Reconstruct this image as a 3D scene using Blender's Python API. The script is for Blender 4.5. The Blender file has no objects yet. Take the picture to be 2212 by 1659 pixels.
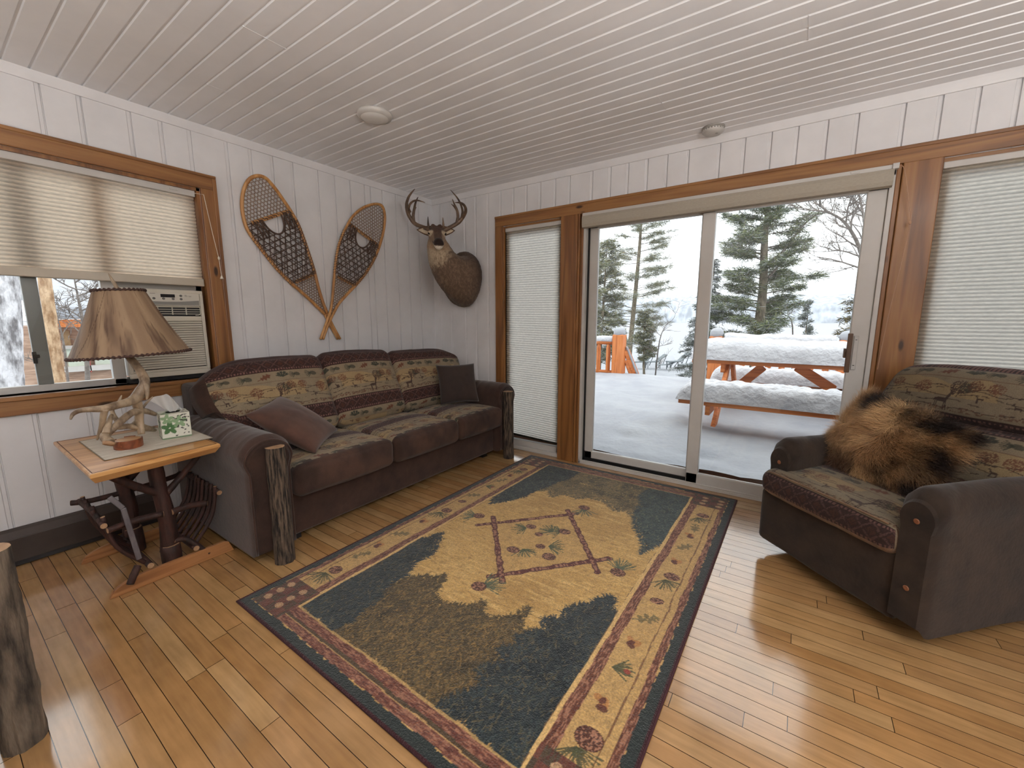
EXPO = 0.08; SKY = 2.15; FILL_POWER = 118.0
SNOWA, SNOWB = (150,153,160), (163,166,171)
import bpy, math, random
import numpy as np
from mathutils import Vector, Matrix
rnd = random.Random(7)
nr = np.random.RandomState(11)
S = bpy.context.scene
COL = S.collection
PI = math.pi

# ------------------------------------------------------------------ camera model (also used to place things by sight line)
CAM = Vector((3.165, -3.15, 1.2225)); FPX = 892.4
YAW, PIT = math.radians(34.51), math.radians(-8.815)
CM = Matrix.Rotation(YAW, 3, 'Z') @ Matrix.Rotation(PIT, 3, 'X')
def ray(px, py): return CM @ Vector(((px-1106)/FPX, 1, -(py-829.5)/FPX))
def at(px, py, depth): return CAM + ray(px, py)*depth
def on(px, py, ax, v):
    d = ray(px, py); return CAM + d*((v-CAM[ax])/d[ax])

def lin(c):
    def f(v):
        v = v/255.0
        return v/12.92 if v <= .04045 else ((v+.055)/1.055)**2.4
    return tuple(f(v) for v in c[:3])
def rgba(c): return lin(c)+(1.0,)

# ------------------------------------------------------------------ mesh helpers
class MB:
    def __init__(s): s.v = []; s.f = []; s.c = None
    def add(s, vs, fs):
        o = len(s.v); s.v.extend([tuple(p) for p in vs]); s.f.extend([tuple(i+o for i in f) for f in fs]); return s
    def box(s, a, b, R=None, c=None):
        (x0, y0, z0), (x1, y1, z1) = a, b
        vs = [(x0,y0,z0),(x1,y0,z0),(x1,y1,z0),(x0,y1,z0),(x0,y0,z1),(x1,y0,z1),(x1,y1,z1),(x0,y1,z1)]
        if R is not None:
            c = Vector(c) if c is not None else Vector(((x0+x1)/2,(y0+y1)/2,(z0+z1)/2))
            vs = [tuple(R @ (Vector(p)-c) + c) for p in vs]
        return s.add(vs, [(0,3,2,1),(4,5,6,7),(0,1,5,4),(1,2,6,5),(2,3,7,6),(3,0,4,7)])
    def bar(s, p, q, w, h, up=(0,0,1)):
        p, q = Vector(p), Vector(q); d = (q-p).normalized(); u = Vector(up)
        a = d.cross(u)
        if a.length < 1e-4: a = d.cross(Vector((1,0,0)))
        a.normalize(); b = a.cross(d).normalized()
        vs = [e + a*sx*w/2 + b*sy*h/2 for e in (p, q) for sx, sy in ((-1,-1),(1,-1),(1,1),(-1,1))]
        return s.add(vs, [(3,2,1,0),(4,5,6,7),(0,1,5,4),(1,2,6,5),(2,3,7,6),(3,0,4,7)])
    def tube(s, pts, rad, n=10, cap=True, jit=0.0, smooth=0, sq=1.0, closed=False):
        P = [Vector(p) for p in pts]
        R = list(rad) if hasattr(rad, '__len__') else [rad]*len(P)
        if smooth: P, R = crom(P, R, smooth, closed)
        m = len(P); ring = []
        T = []
        for i in range(m):
            if closed: t = P[(i+1) % m]-P[i-1]
            else: t = P[min(i+1, m-1)]-P[max(i-1, 0)]
            T.append(t.normalized() if t.length > 1e-9 else Vector((0,0,1)))
        a = T[0].orthogonal().normalized()
        if abs(T[0].z) < .9: a = T[0].cross(Vector((0,0,1))).normalized()
        vs = []
        for i in range(m):
            a = (a - T[i]*a.dot(T[i]))
            a = a.normalized() if a.length > 1e-6 else T[i].orthogonal().normalized()
            b = T[i].cross(a)
            for k in range(n):
                th = 2*PI*k/n; r = R[i]*(1+(rnd.uniform(-jit, jit) if jit else 0))
                vs.append(P[i]+a*math.cos(th)*r+b*math.sin(th)*r*sq)
        fs = []
        for i in range(m if closed else m-1):
            j = (i+1) % m
            for k in range(n):
                k2 = (k+1) % n
                fs.append((i*n+k, i*n+k2, j*n+k2, j*n+k))
        if cap and not closed:
            fs.append(tuple(range(n-1, -1, -1))); fs.append(tuple(range((m-1)*n, m*n)))
        return s.add(vs, fs)
    def lathe(s, prof, n=32, c=(0,0,0), cap=True):
        vs = []; m = len(prof)
        for r, z in prof:
            for k in range(n):
                th = 2*PI*k/n; vs.append((c[0]+r*math.cos(th), c[1]+r*math.sin(th), c[2]+z))
        fs = [(i*n+k, i*n+(k+1) % n, (i+1)*n+(k+1) % n, (i+1)*n+k) for i in range(m-1) for k in range(n)]
        if cap: fs.append(tuple(range(n-1, -1, -1))); fs.append(tuple(range((m-1)*n, m*n)))
        return s.add(vs, fs)
    def ell(s, c, r, n=10, m=6, R=None):
        vs = []; fs = []
        for i in range(m+1):
            ph = PI*i/m
            for k in range(n):
                th = 2*PI*k/n
                p = Vector((r[0]*math.sin(ph)*math.cos(th), r[1]*math.sin(ph)*math.sin(th), r[2]*math.cos(ph)))
                if R is not None: p = R @ p
                vs.append(p+Vector(c))
        for i in range(m):
            for k in range(n):
                fs.append((i*n+k, (i+1)*n+k, (i+1)*n+(k+1) % n, i*n+(k+1) % n))
        return s.add(vs, fs)
    def xf(s, M, start=0):
        s.v[start:] = [tuple(M @ Vector(p)) for p in s.v[start:]]; return s

def crom(P, R, k, closed=False):
    n = len(P); outP = []; outR = []
    g = (lambda i: P[i % n]) if closed else (lambda i: P[max(0, min(n-1, i))])
    gr = (lambda i: R[i % n]) if closed else (lambda i: R[max(0, min(n-1, i))])
    for i in range(n if closed else n-1):
        for j in range(k):
            t = j/k; p0, p1, p2, p3 = g(i-1), g(i), g(i+1), g(i+2)
            outP.append(.5*((2*p1)+(p2-p0)*t+(2*p0-5*p1+4*p2-p3)*t*t+(3*p1-p0-3*p2+p3)*t**3))
            outR.append(gr(i)*(1-t)+gr(i+1)*t)
    if not closed: outP.append(P[-1]); outR.append(R[-1])
    return outP, outR

def link(name, me, mat=None, parent=None, smooth=True, bev=0, sub=0, seg=2):
    o = bpy.data.objects.new(name, me); COL.objects.link(o)
    if mat is not None:
        for m in (mat if isinstance(mat, (list, tuple)) else [mat]): me.materials.append(m)
    if parent is not None: o.parent = parent
    if smooth and len(me.polygons): me.polygons.foreach_set('use_smooth', [True]*len(me.polygons))
    if bev:
        b = o.modifiers.new('b', 'BEVEL'); b.width = bev; b.segments = seg; b.limit_method = 'ANGLE'; b.angle_limit = .6
        b.harden_normals = False
    if sub:
        b = o.modifiers.new('s', 'SUBSURF'); b.levels = sub; b.render_levels = sub
    return o
def obj(name, mb, mat=None, parent=None, smooth=False, bev=0, sub=0, col=None, seg=2):
    me = bpy.data.meshes.new(name); me.from_pydata(mb.v, [], mb.f); me.update()
    if col is not None: setcol(me, col)
    return link(name, me, mat, parent, smooth, bev, sub, seg)
def npobj(name, V, F, mat=None, parent=None, smooth=True, col=None, sub=0):
    """V (n,3) and F (m,k) numpy arrays"""
    me = bpy.data.meshes.new(name)
    V = np.asarray(V, dtype=np.float32); F = np.asarray(F, dtype=np.int32); k = F.shape[1]
    me.vertices.add(len(V)); me.vertices.foreach_set('co', V.ravel())
    me.loops.add(F.size); me.loops.foreach_set('vertex_index', F.ravel())
    me.polygons.add(len(F)); me.polygons.foreach_set('loop_start', np.arange(0, F.size, k, dtype=np.int32))
    me.polygons.foreach_set('loop_total', np.full(len(F), k, dtype=np.int32))
    me.update(calc_edges=True); me.validate()
    if col is not None: setcol(me, col)
    return link(name, me, mat, parent, smooth, 0, sub)
def setcol(me, col):
    a = me.color_attributes.new('Col', 'FLOAT_COLOR', 'POINT')
    c = np.ones((len(me.vertices), 4), dtype=np.float32); c[:, :3] = col
    a.data.foreach_set('color', c.ravel())

def thing(name, label, cat, loc=(0,0,0), rz=0, group=None):
    o = bpy.data.objects.new(name, None); COL.objects.link(o); o.empty_display_size = .1
    o.location = loc; o.rotation_euler = (0, 0, rz)
    o['label'] = label; o['category'] = cat
    if group: o['group'] = group
    return o
def tag(o, label, cat, group=None, kind=None):
    o['label'] = label; o['category'] = cat
    if group: o['group'] = group
    if kind: o['kind'] = kind
    return o
def struct(o, label=None):
    o['kind'] = 'structure'
    if label: o['label'] = label
    return o

# ------------------------------------------------------------------ numpy noise
_G = nr.rand(256, 256)
def vn(x, y, s=1.0, o=0):
    x = np.asarray(x, float)*s+o*17.3+1000; y = np.asarray(y, float)*s+o*7.9+1000
    xi = np.floor(x).astype(int); yi = np.floor(y).astype(int); fx = x-xi; fy = y-yi
    fx = fx*fx*(3-2*fx); fy = fy*fy*(3-2*fy)
    a = _G[xi % 256, yi % 256]; b = _G[(xi+1) % 256, yi % 256]; c = _G[xi % 256, (yi+1) % 256]; d = _G[(xi+1) % 256, (yi+1) % 256]
    return (a*(1-fx)+b*fx)*(1-fy)+(c*(1-fx)+d*fx)*fy
def fbm(x, y, s=1.0, o=0, n=4):
    r = 0; a = .5
    for i in range(n): r = r+a*vn(x, y, s*2**i, o+i*3); a *= .5
    return r/(1-.5**n)
def roundbox(size, r, n=(20,20,10), puff=(0,0,0)):
    sx, sy, sz = size; nx, ny, nz = n
    Vs = []; Fs = []; off = 0
    def face(a, b, na, nb, fn, flip):
        nonlocal off
        u, v = np.meshgrid(np.linspace(-.5,.5,na+1), np.linspace(-.5,.5,nb+1), indexing='ij')
        Vs.append(fn(u.ravel(), v.ravel()))
        i, j = np.meshgrid(np.arange(na), np.arange(nb), indexing='ij'); q = (i*(nb+1)+j).ravel()
        f = np.stack([q, q+nb+1, q+nb+2, q+1], 1)
        if flip: f = f[:, ::-1]
        Fs.append(f+off); off += (na+1)*(nb+1)
    h = np.full
    for sg in (-1, 1):
        face(0,1,nx,ny,lambda u,v: np.stack([u*sx, v*sy, h(u.shape,sg*sz/2)],1), sg < 0)
        face(0,2,nx,nz,lambda u,v: np.stack([u*sx, h(u.shape,sg*sy/2), v*sz],1), sg > 0)
        face(1,2,ny,nz,lambda u,v: np.stack([h(u.shape,sg*sx/2), u*sy, v*sz],1), sg < 0)
    V = np.concatenate(Vs); F = np.concatenate(Fs)
    key = np.round(V*20000).astype(np.int64)
    _, idx, inv = np.unique(key, axis=0, return_index=True, return_inverse=True); inv = inv.ravel()
    V = V[idx]; F = inv[F]
    P0 = V.copy()
    H = np.array([sx, sy, sz])/2; inner = np.clip(V, -(H-r), H-r); d = V-inner
    L = np.linalg.norm(d, axis=1, keepdims=True); L[L == 0] = 1
    V = inner+d/L*r
    q = 2*P0/np.array([sx, sy, sz])
    w = np.clip(1-q**2, 0, 1)
    V[:, 0] += puff[0]*q[:, 0]*w[:, 1]*w[:, 2]; V[:, 1] += puff[1]*q[:, 1]*w[:, 0]*w[:, 2]; V[:, 2] += puff[2]*q[:, 2]*w[:, 0]*w[:, 1]
    return V, F, P0
def pillow(w, h, t, n=28, pinch=.06):
    u, v = np.meshgrid(np.linspace(-1,1,n+1), np.linspace(-1,1,n+1), indexing='ij'); u = u.ravel(); v = v.ravel()
    X = u*w/2*(1-pinch*(1-v*v)); Y = v*h/2*(1-pinch*(1-u*u))
    Z = t/2*np.power(np.clip((1-u**2)*(1-v**2), 0, 1), .42)
    wr = (fbm(u, v, 2.5, 5)-.5)*.012*(1-u**2)*(1-v**2)
    edge = (np.abs(u) > .999) | (np.abs(v) > .999)
    V = np.concatenate([np.stack([X, Y, Z+wr], 1), np.stack([X, Y, -Z], 1)])
    i, j = np.meshgrid(np.arange(n), np.arange(n), indexing='ij'); q = (i*(n+1)+j).ravel()
    f = np.stack([q, q+n+1, q+n+2, q+1], 1); N = (n+1)**2
    F = np.concatenate([f, f[:, ::-1]+N])
    key = np.round(V*20000).astype(np.int64)
    _, idx, inv = np.unique(key, axis=0, return_index=True, return_inverse=True); inv = inv.ravel()
    return V[idx], inv[F]
def grid(nu, nv):
    i, j = np.meshgrid(np.arange(nu), np.arange(nv), indexing='ij'); q = (i*(nv+1)+j).ravel()
    return np.stack([q, q+nv+1, q+nv+2, q+1], 1)

# ------------------------------------------------------------------ materials
def newmat(name):
    m = bpy.data.materials.new(name); m.use_nodes = True; nt = m.node_tree; nt.nodes.clear()
    out = nt.nodes.new('ShaderNodeOutputMaterial'); return m, nt, out
def N(nt, typ, **kw):
    n = nt.nodes.new(typ)
    for k, v in kw.items():
        if k.startswith('_'): setattr(n, k[1:], v)
        else: n.inputs[k.replace('__', ' ')].default_value = v
    return n
def ramp(nt, stops):
    r = nt.nodes.new('ShaderNodeValToRGB'); e = r.color_ramp.elements
    while len(e) < len(stops): e.new(.5)
    for x, (p, c) in zip(e, stops): x.position = p; x.color = c if len(c) == 4 else tuple(c)+(1,)
    return r
def pm(name, c1, c2=None, scale=8, stretch=(1,1,1), rough=.6, bump=0, bscale=None, metal=0, spec=.5, sheen=0, coat=0, detail=5, lo=.35, hi=.65, c3=None, bdist=.01, coords='Object'):
    m, nt, out = newmat(name); L = nt.links.new
    b = N(nt, 'ShaderNodeBsdfPrincipled'); b.inputs['Roughness'].default_value = rough; b.inputs['Metallic'].default_value = metal
    b.inputs['Specular IOR Level'].default_value = spec; b.inputs['Sheen Weight'].default_value = sheen; b.inputs['Coat Weight'].default_value = coat
    tc = N(nt, 'ShaderNodeTexCoord'); mp = N(nt, 'ShaderNodeMapping'); mp.inputs['Scale'].default_value = stretch
    L(tc.outputs[coords], mp.inputs['Vector'])
    no = N(nt, 'ShaderNodeTexNoise'); no.inputs['Scale'].default_value = scale; no.inputs['Detail'].default_value = detail; no.inputs['Roughness'].default_value = .6
    L(mp.outputs[0], no.inputs['Vector'])
    st = [(lo, rgba(c1)), (hi, rgba(c2 or c1))]
    if c3: st = [(lo, rgba(c1)), ((lo+hi)/2, rgba(c2)), (hi, rgba(c3))]
    r = ramp(nt, st); L(no.outputs['Fac'], r.inputs['Fac']); L(r.outputs['Color'], b.inputs['Base Color'])
    if bump:
        n2 = N(nt, 'ShaderNodeTexNoise'); n2.inputs['Scale'].default_value = bscale or scale*3; n2.inputs['Detail'].default_value = 4
        L(mp.outputs[0], n2.inputs['Vector'])
        bp = N(nt, 'ShaderNodeBump'); bp.inputs['Strength'].default_value = bump; bp.inputs['Distance'].default_value = bdist
        L(n2.outputs['Fac'], bp.inputs['Height']); L(bp.outputs[0], b.inputs['Normal'])
    L(b.outputs[0], out.inputs['Surface']); return m
def colmat(name, rough=.9, bump=.3, bscale=300, var=.25, vscale=200, sheen=.0, bdist=.004, spec=.3, stretch=(1,1,1)):
    m, nt, out = newmat(name); L = nt.links.new
    b = N(nt, 'ShaderNodeBsdfPrincipled'); b.inputs['Roughness'].default_value = rough; b.inputs['Sheen Weight'].default_value = sheen; b.inputs['Specular IOR Level'].default_value = spec
    a = N(nt, 'ShaderNodeAttribute', _attribute_name='Col')
    tc = N(nt, 'ShaderNodeTexCoord'); mp = N(nt, 'ShaderNodeMapping'); mp.inputs['Scale'].default_value = stretch; L(tc.outputs['Object'], mp.inputs['Vector'])
    no = N(nt, 'ShaderNodeTexNoise'); no.inputs['Scale'].default_value = vscale; no.inputs['Detail'].default_value = 3; L(mp.outputs[0], no.inputs['Vector'])
    mr = N(nt, 'ShaderNodeMapRange'); mr.inputs['From Min'].default_value = .3; mr.inputs['From Max'].default_value = .7; mr.inputs['To Min'].default_value = 1-var; mr.inputs['To Max'].default_value = 1+var
    L(no.outputs['Fac'], mr.inputs['Value'])
    mx = N(nt, 'ShaderNodeMix', _data_type='RGBA', _blend_type='MULTIPLY'); mx.inputs['Factor'].default_value = 1
    L(a.outputs['Color'], mx.inputs['A']); L(mr.outputs[0], mx.inputs['B']); L(mx.outputs['Result'], b.inputs['Base Color'])
    n2 = N(nt, 'ShaderNodeTexNoise'); n2.inputs['Scale'].default_value = bscale; L(mp.outputs[0], n2.inputs['Vector'])
    bp = N(nt, 'ShaderNodeBump'); bp.inputs['Strength'].default_value = bump; bp.inputs['Distance'].default_value = bdist
    L(n2.outputs['Fac'], bp.inputs['Height']); L(bp.outputs[0], b.inputs['Normal']); L(b.outputs[0], out.inputs['Surface']); return m
def woodmat(name, c1, c2, c3, axis='z', scale=1.0, rough=.45, knots=True, coat=.0, bump=.1):
    """pine/oak grain running along the given object axis, a few round knots"""
    m, nt, out = newmat(name); L = nt.links.new
    b = N(nt, 'ShaderNodeBsdfPrincipled'); b.inputs['Roughness'].default_value = rough; b.inputs['Coat Weight'].default_value = coat
    tc = N(nt, 'ShaderNodeTexCoord'); mp = N(nt, 'ShaderNodeMapping')
    k = {'x': (.06, 1, 1), 'y': (1, .06, 1), 'z': (1, 1, .06)}[axis]; mp.inputs['Scale'].default_value = [q*scale for q in k]
    L(tc.outputs['Object'], mp.inputs['Vector'])
    n1 = N(nt, 'ShaderNodeTexNoise'); n1.inputs['Scale'].default_value = 9; n1.inputs['Detail'].default_value = 2; n1.inputs['Distortion'].default_value = .6; L(mp.outputs[0], n1.inputs['Vector'])
    mt = N(nt, 'ShaderNodeMath', _operation='MULTIPLY'); mt.inputs[1].default_value = 9; L(n1.outputs['Fac'], mt.inputs[0])
    fr = N(nt, 'ShaderNodeMath', _operation='PINGPONG'); fr.inputs[1].default_value = 1; L(mt.outputs[0], fr.inputs[0])
    n2 = N(nt, 'ShaderNodeTexNoise'); n2.inputs['Scale'].default_value = 90; n2.inputs['Detail'].default_value = 4; L(mp.outputs[0], n2.inputs['Vector'])
    ad = N(nt, 'ShaderNodeMath', _operation='MULTIPLY_ADD'); ad.inputs[1].default_value = .55; L(fr.outputs[0], ad.inputs[0])
    m3 = N(nt, 'ShaderNodeMath', _operation='MULTIPLY'); m3.inputs[1].default_value = .45; L(n2.outputs['Fac'], m3.inputs[0]); L(m3.outputs[0], ad.inputs[2])
    r = ramp(nt, [(.1, rgba(c1)), (.5, rgba(c2)), (.95, rgba(c3))]); L(ad.outputs[0], r.inputs['Fac'])
    last = r.outputs['Color']
    if knots:
        mp2 = N(nt, 'ShaderNodeMapping'); q = {'x': (3.2, 9, 9), 'y': (9, 3.2, 9), 'z': (9, 9, 3.2)}[axis]; mp2.inputs['Scale'].default_value = q
        L(tc.outputs['Object'], mp2.inputs['Vector'])
        vo = N(nt, 'ShaderNodeTexVoronoi'); vo.inputs['Scale'].default_value = 1.0; L(mp2.outputs[0], vo.inputs['Vector'])
        kr = ramp(nt, [(.07, (0,0,0,1)), (.13, (1,1,1,1))]); L(vo.outputs['Distance'], kr.inputs['Fac'])
        mx = N(nt, 'ShaderNodeMix', _data_type='RGBA', _blend_type='MIX'); L(kr.outputs['Color'], mx.inputs['Factor'])
        mx.inputs['A'].default_value = tuple(x*.35 for x in lin(c1))+(1,); L(last, mx.inputs['B']); last = mx.outputs['Result']
    L(last, b.inputs['Base Color'])
    bp = N(nt, 'ShaderNodeBump'); bp.inputs['Strength'].default_value = bump; bp.inputs['Distance'].default_value = .002
    L(ad.outputs[0], bp.inputs['Height']); L(bp.outputs[0], b.inputs['Normal']); L(b.outputs[0], out.inputs['Surface']); return m

M = {}
M['wall'] = pm('white_paint', (216,215,216), (226,225,226), 3, rough=.45, bump=.03, bscale=120, bdist=.002)
M['ceil'] = pm('ceiling_paint', (226,226,228), (236,236,238), 2, rough=.4, bump=.03, bscale=100, bdist=.002)
M['pine_x'] = woodmat('pine_trim_x', (104,67,37), (138,94,53), (160,115,68), 'x', 1.0, .35, coat=.15)
M['pine_y'] = woodmat('pine_trim_y', (104,67,37), (138,94,53), (160,115,68), 'y', 1.0, .35, coat=.15)
M['pine_z'] = woodmat('pine_trim_z', (100,63,34), (134,89,49), (156,110,63), 'z', 1.0, .35, coat=.15)
M['vinyl'] = pm('white_vinyl', (188,184,178), (196,193,188), 4, rough=.35)
M['vinyl2'] = pm('grey_vinyl', (150,146,140), (160,156,150), 4, rough=.4)
M['suede'] = pm('brown_suede', (48,33,27), (72,51,42), 9, rough=.85, bump=.12, bscale=60, sheen=.25, lo=.3, hi=.72, spec=.2)
M['suede_d'] = pm('dark_suede', (42,29,24), (60,42,34), 12, rough=.85, bump=.15, bscale=50, sheen=.2, spec=.2)
M['suede_r'] = pm('recliner_suede', (36,28,23), (56,44,35), 9, rough=.85, bump=.12, bscale=70, sheen=.15, spec=.2)
M['bark'] = pm('bark', (24,18,15), (112,95,79), 95, (1,1,.11), rough=.95, bump=1.0, bscale=90, lo=.40, hi=.66, bdist=.02, c3=None)
M['bark_d'] = pm('dark_bark', (30,17,13), (66,36,28), 30, (1,1,.3), rough=.7, bump=.6, bscale=50, bdist=.008)
M['tapestry'] = colmat('tapestry', .9, .25, 500, .22, 420, sheen=.1)
M['rug'] = colmat('rug_pile', .97, .8, 190, .30, 160, sheen=.2, bdist=.008)
M['black'] = pm('black_plastic', (14,14,16), (20,20,22), 10, rough=.4)
M['metal_d'] = pm('dark_metal', (38,34,30), (60,54,46), 20, rough=.4, metal=.6)
# ------------------------------------------------------------------ camera, world
cd = bpy.data.cameras.new('camera'); cam = bpy.data.objects.new('camera', cd); COL.objects.link(cam); S.camera = cam
cd.sensor_width = 36; cd.lens = FPX*36/2212; cd.clip_start = .02; cd.clip_end = 3000
cam.location = CAM; cam.rotation_euler = (PI/2+PIT, 0, YAW)
S.view_settings.view_transform = 'Standard'; S.view_settings.look = 'None'; S.view_settings.gamma = 1; S.view_settings.exposure = EXPO
S.view_settings.use_curve_mapping = False
w = bpy.data.worlds.new('overcast'); S.world = w; w.use_nodes = True; nt = w.node_tree; nt.nodes.clear()
wo = N(nt, 'ShaderNodeOutputWorld'); bg = N(nt, 'ShaderNodeBackground'); tc = N(nt, 'ShaderNodeTexCoord'); sp = N(nt, 'ShaderNodeSeparateXYZ')
nt.links.new(tc.outputs['Generated'], sp.inputs[0])
wr = ramp(nt, [(0.0, (.86,.875,.90)), (.12, (.91,.925,.95)), (.5, (1.25,1.26,1.28)), (1.0, (1.55,1.54,1.53))])   # an overcast sky is brightest overhead
nt.links.new(sp.outputs['Z'], wr.inputs['Fac']); nt.links.new(wr.outputs['Color'], bg.inputs['Color']); bg.inputs['Strength'].default_value = SKY
nt.links.new(bg.outputs[0], wo.inputs['Surface'])
cy = S.cycles; cy.use_denoising = True; cy.max_bounces = 8; cy.diffuse_bounces = 5; cy.glossy_bounces = 3; cy.transmission_bounces = 4; cy.transparent_max_bounces = 12
cy.caustics_reflective = False; cy.caustics_refractive = False; cy.sample_clamp_indirect = 8
try: cy.denoiser = 'OPENIMAGEDENOISE'; cy.denoising_input_passes = 'RGB_ALBEDO_NORMAL'
except Exception: pass

# ------------------------------------------------------------------ walls of tongue-and-groove boards
H = 2.412; RX = 5.0; RY = -6.3
GL = [-2.63,-2.487,-2.292,-2.153,-2.014,-1.815,-1.672,-1.53,-1.388,-1.195,-1.053,-.914,-.775,-.714,-.591,-.441,-.30,-.16]
g = -2.63
for i, d in enumerate([.195,.142,.14,.142]*8):
    g -= d
    if g > RY: GL.append(g)
GD = [.113,.249,.442,.576,.724,.865,1.005,1.141,1.279,1.421,1.553,1.747,1.894,2.031,2.172,2.309,2.45,2.642,2.786,2.929,3.064,3.206,3.343,3.536,3.677,3.811,3.944,4.09,4.28,4.42,4.56,4.70,4.89]
def panels(mb, P, gs, s0, s1, z0, z1, T=.14, gw=1.0):
    """P(s, d, z) maps along-wall, depth-into-wall and height to a point"""
    prof = [(s0, 0.0)]
    for q in sorted(gs):
        for ds, dd in ((-.020,0),(-.017,.003),(-.004,.0035),(-.001,.011),(.002,.011),(.003,0)):
            s = q+ds*gw
            if s0+.001 < s < s1-.001: prof.append((s, dd))
    prof.append((s1, 0.0))
    vs = []; fs = []
    for s, d in prof: vs += [P(s, d, z0), P(s, d, z1)]
    for i in range(len(prof)-1): fs.append((2*i, 2*i+2, 2*i+3, 2*i+1))
    mb.add(vs, fs)
    a = Vector(P(s0, .0125, z0)); b = Vector(P(s1, T, z1))
    lo = [min(a[i], b[i]) for i in range(3)]; hi = [max(a[i], b[i]) for i in range(3)]
    mb.box(lo, hi)
PL = lambda s, d, z: (-d, s, z)
PD = lambda s, d, z: (s, .02+d, z)
WY0, WY1, WZ0, WZ1 = -3.75, -2.0, .85, 2.035
mb = MB()
panels(mb, PL, GL, RY, .16, WZ1, H); panels(mb, PL, GL, RY, .16, 0, WZ0)
panels(mb, PL, GL, WY1, .16, WZ0, WZ1); panels(mb, PL, GL, RY, WY0, WZ0, WZ1)
struct(obj('wall_left', mb, M['wall']))
mb = MB()
panels(mb, PD, GD, 0, RX, 2.055, H); panels(mb, PD, GD, 0, .905, 0, 2.055); panels(mb, PD, GD, 4.75, RX, 0, 2.055)
struct(obj('wall_back', mb, M['wall']))
mb = MB(); panels(mb, lambda s, d, z: (RX+d, s, z), [-.15*i for i in range(1, 42)], RY, .16, 0, H); struct(obj('wall_right', mb, M['wall']))
mb = MB(); panels(mb, lambda s, d, z: (s, RY-d, z), [.15*i for i in range(1, 33)], 0, RX, 0, H); struct(obj('wall_rear', mb, M['wall']))
# ceiling boards run along x
mb = MB(); ys = [-2.745+.0887*k for k in range(-40, 31)]
prof = [(RY, 0)]
for q in ys:
    for ds, dd in ((-.008,0),(-.005,.007),(.003,.007),(.006,0)):
        if RY < q+ds < .02: prof.append((q+ds, dd))
prof.append((.02, 0)); vs = []; fs = []
for y, d in prof: vs += [(0, y, H+d), (RX, y, H+d)]
for i in range(len(prof)-1): fs.append((2*i, 2*i+1, 2*i+3, 2*i+2))
mb.add(vs, fs); mb.box((0, RY, H+.012), (RX, .02, H+.15))
for x, y0, n_ in ((3.09,-.93,2),(2.43,-.74,2),(1.18,-2.17,2),(.567,-2.09,1)):   # butt joints in the boards
    k = round((y0+2.745)/.0887); mb.box((x, -2.745+.0887*k, H-.0008), (x+.003, -2.745+.0887*(k+n_), H+.002))
struct(obj('ceiling', mb, M['ceil']))
for nm, pts in (('trim_1', [(0,RY),(0,.02)]), ('trim_2', [(0,.02),(RX,.02)])):     # small crown strips
    mb = MB()
    if nm == 'trim_1': mb.add([(x, y, z) for y in (RY, .02) for x, z in ((0,H-.048),(.011,H-.048),(.014,H-.038),(.020,H-.012),(.022,H),(0,H))], [(0,1,7,6),(1,2,8,7),(2,3,9,8),(3,4,10,9)])
    else: mb.add([(x, .02-y, z) for x in (0, RX) for y, z in ((0,H-.048),(.011,H-.048),(.014,H-.038),(.020,H-.012),(.022,H),(0,H))], [(0,6,7,1),(1,7,8,2),(2,8,9,3),(3,9,10,4)])
    struct(obj(nm, mb, M['wall']))

# ------------------------------------------------------------------ strip floor
rf = random.Random(3); V = []; F = []; Cc = []
pal = [(182,140,92),(186,145,96),(177,134,86),(190,151,103),(172,129,81),(184,143,96),(179,137,90)]
PW = .0598; k = -18
forced = {}   # row -> a joint the photograph shows
def row(y): return int(math.floor((-1.026-y)/PW))
for jx, jy in ((2.971,-.99),(3.065,-1.41),(3.199,-1.655),(.87,-2.975),(1.563,-2.92),(.62,-3.05)): forced[row(jy)] = jx
while True:
    y1 = -1.026-PW*k; y0 = y1-PW; y1 = min(y1, .02)
    if y1 < RY: break
    xs = [0.0]; x = rf.uniform(.1, .9)
    if k in forced: x = forced[k]-rf.choice([.9, .62, 1.2]); x = x if x > .15 else forced[k]
    while x < RX-.1:
        xs.append(x); x += rf.uniform(.35, 1.5)
        if k in forced and xs[-1] < forced[k]-.01 < x: x = forced[k]
    if k <= -17: xs = [0.0, 3.3]
    xs.append(RX)
    for a, b in zip(xs[:-1], xs[1:]):
        c = np.array(lin(pal[rf.randrange(7)]))*rf.uniform(.82, .93); e = .0010; n0 = len(V)
        curly = (k == row(-2.915) and a < 1.5)
        if curly: c = np.array(lin((160,118,78)))
        V += [(a+e, y0+e, 0), (b-e, y0+e, 0), (b-e, y1-e, 0), (a+e, y1-e, 0)]; F.append((n0, n0+1, n0+2, n0+3)); Cc += [c]*4
    k += 1
n0 = len(V); V += [(0,RY,-.0015),(RX,RY,-.0015),(RX,.02,-.0015),(0,.02,-.0015)]; F.append((n0,n0+1,n0+2,n0+3)); Cc += [np.array(lin((34,18,10)))]*4
n0 = len(V); V += [(0,RY,-.2),(RX,RY,-.2),(RX,.02,-.2),(0,.02,-.2)]; F.append((n0+3,n0+2,n0+1,n0)); Cc += [np.array((.05,.03,.02))]*4
m, nt, out = newmat('maple_floor'); L = nt.links.new
b = N(nt, 'ShaderNodeBsdfPrincipled'); a_ = N(nt, 'ShaderNodeAttribute', _attribute_name='Col')
tc = N(nt, 'ShaderNodeTexCoord'); mp = N(nt, 'ShaderNodeMapping'); mp.inputs['Scale'].default_value = (.10,1,1); L(tc.outputs['Object'], mp.inputs['Vector'])
n1 = N(nt, 'ShaderNodeTexNoise'); n1.inputs['Scale'].default_value = 60; n1.inputs['Detail'].default_value = 6; L(mp.outputs[0], n1.inputs['Vector'])
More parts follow.
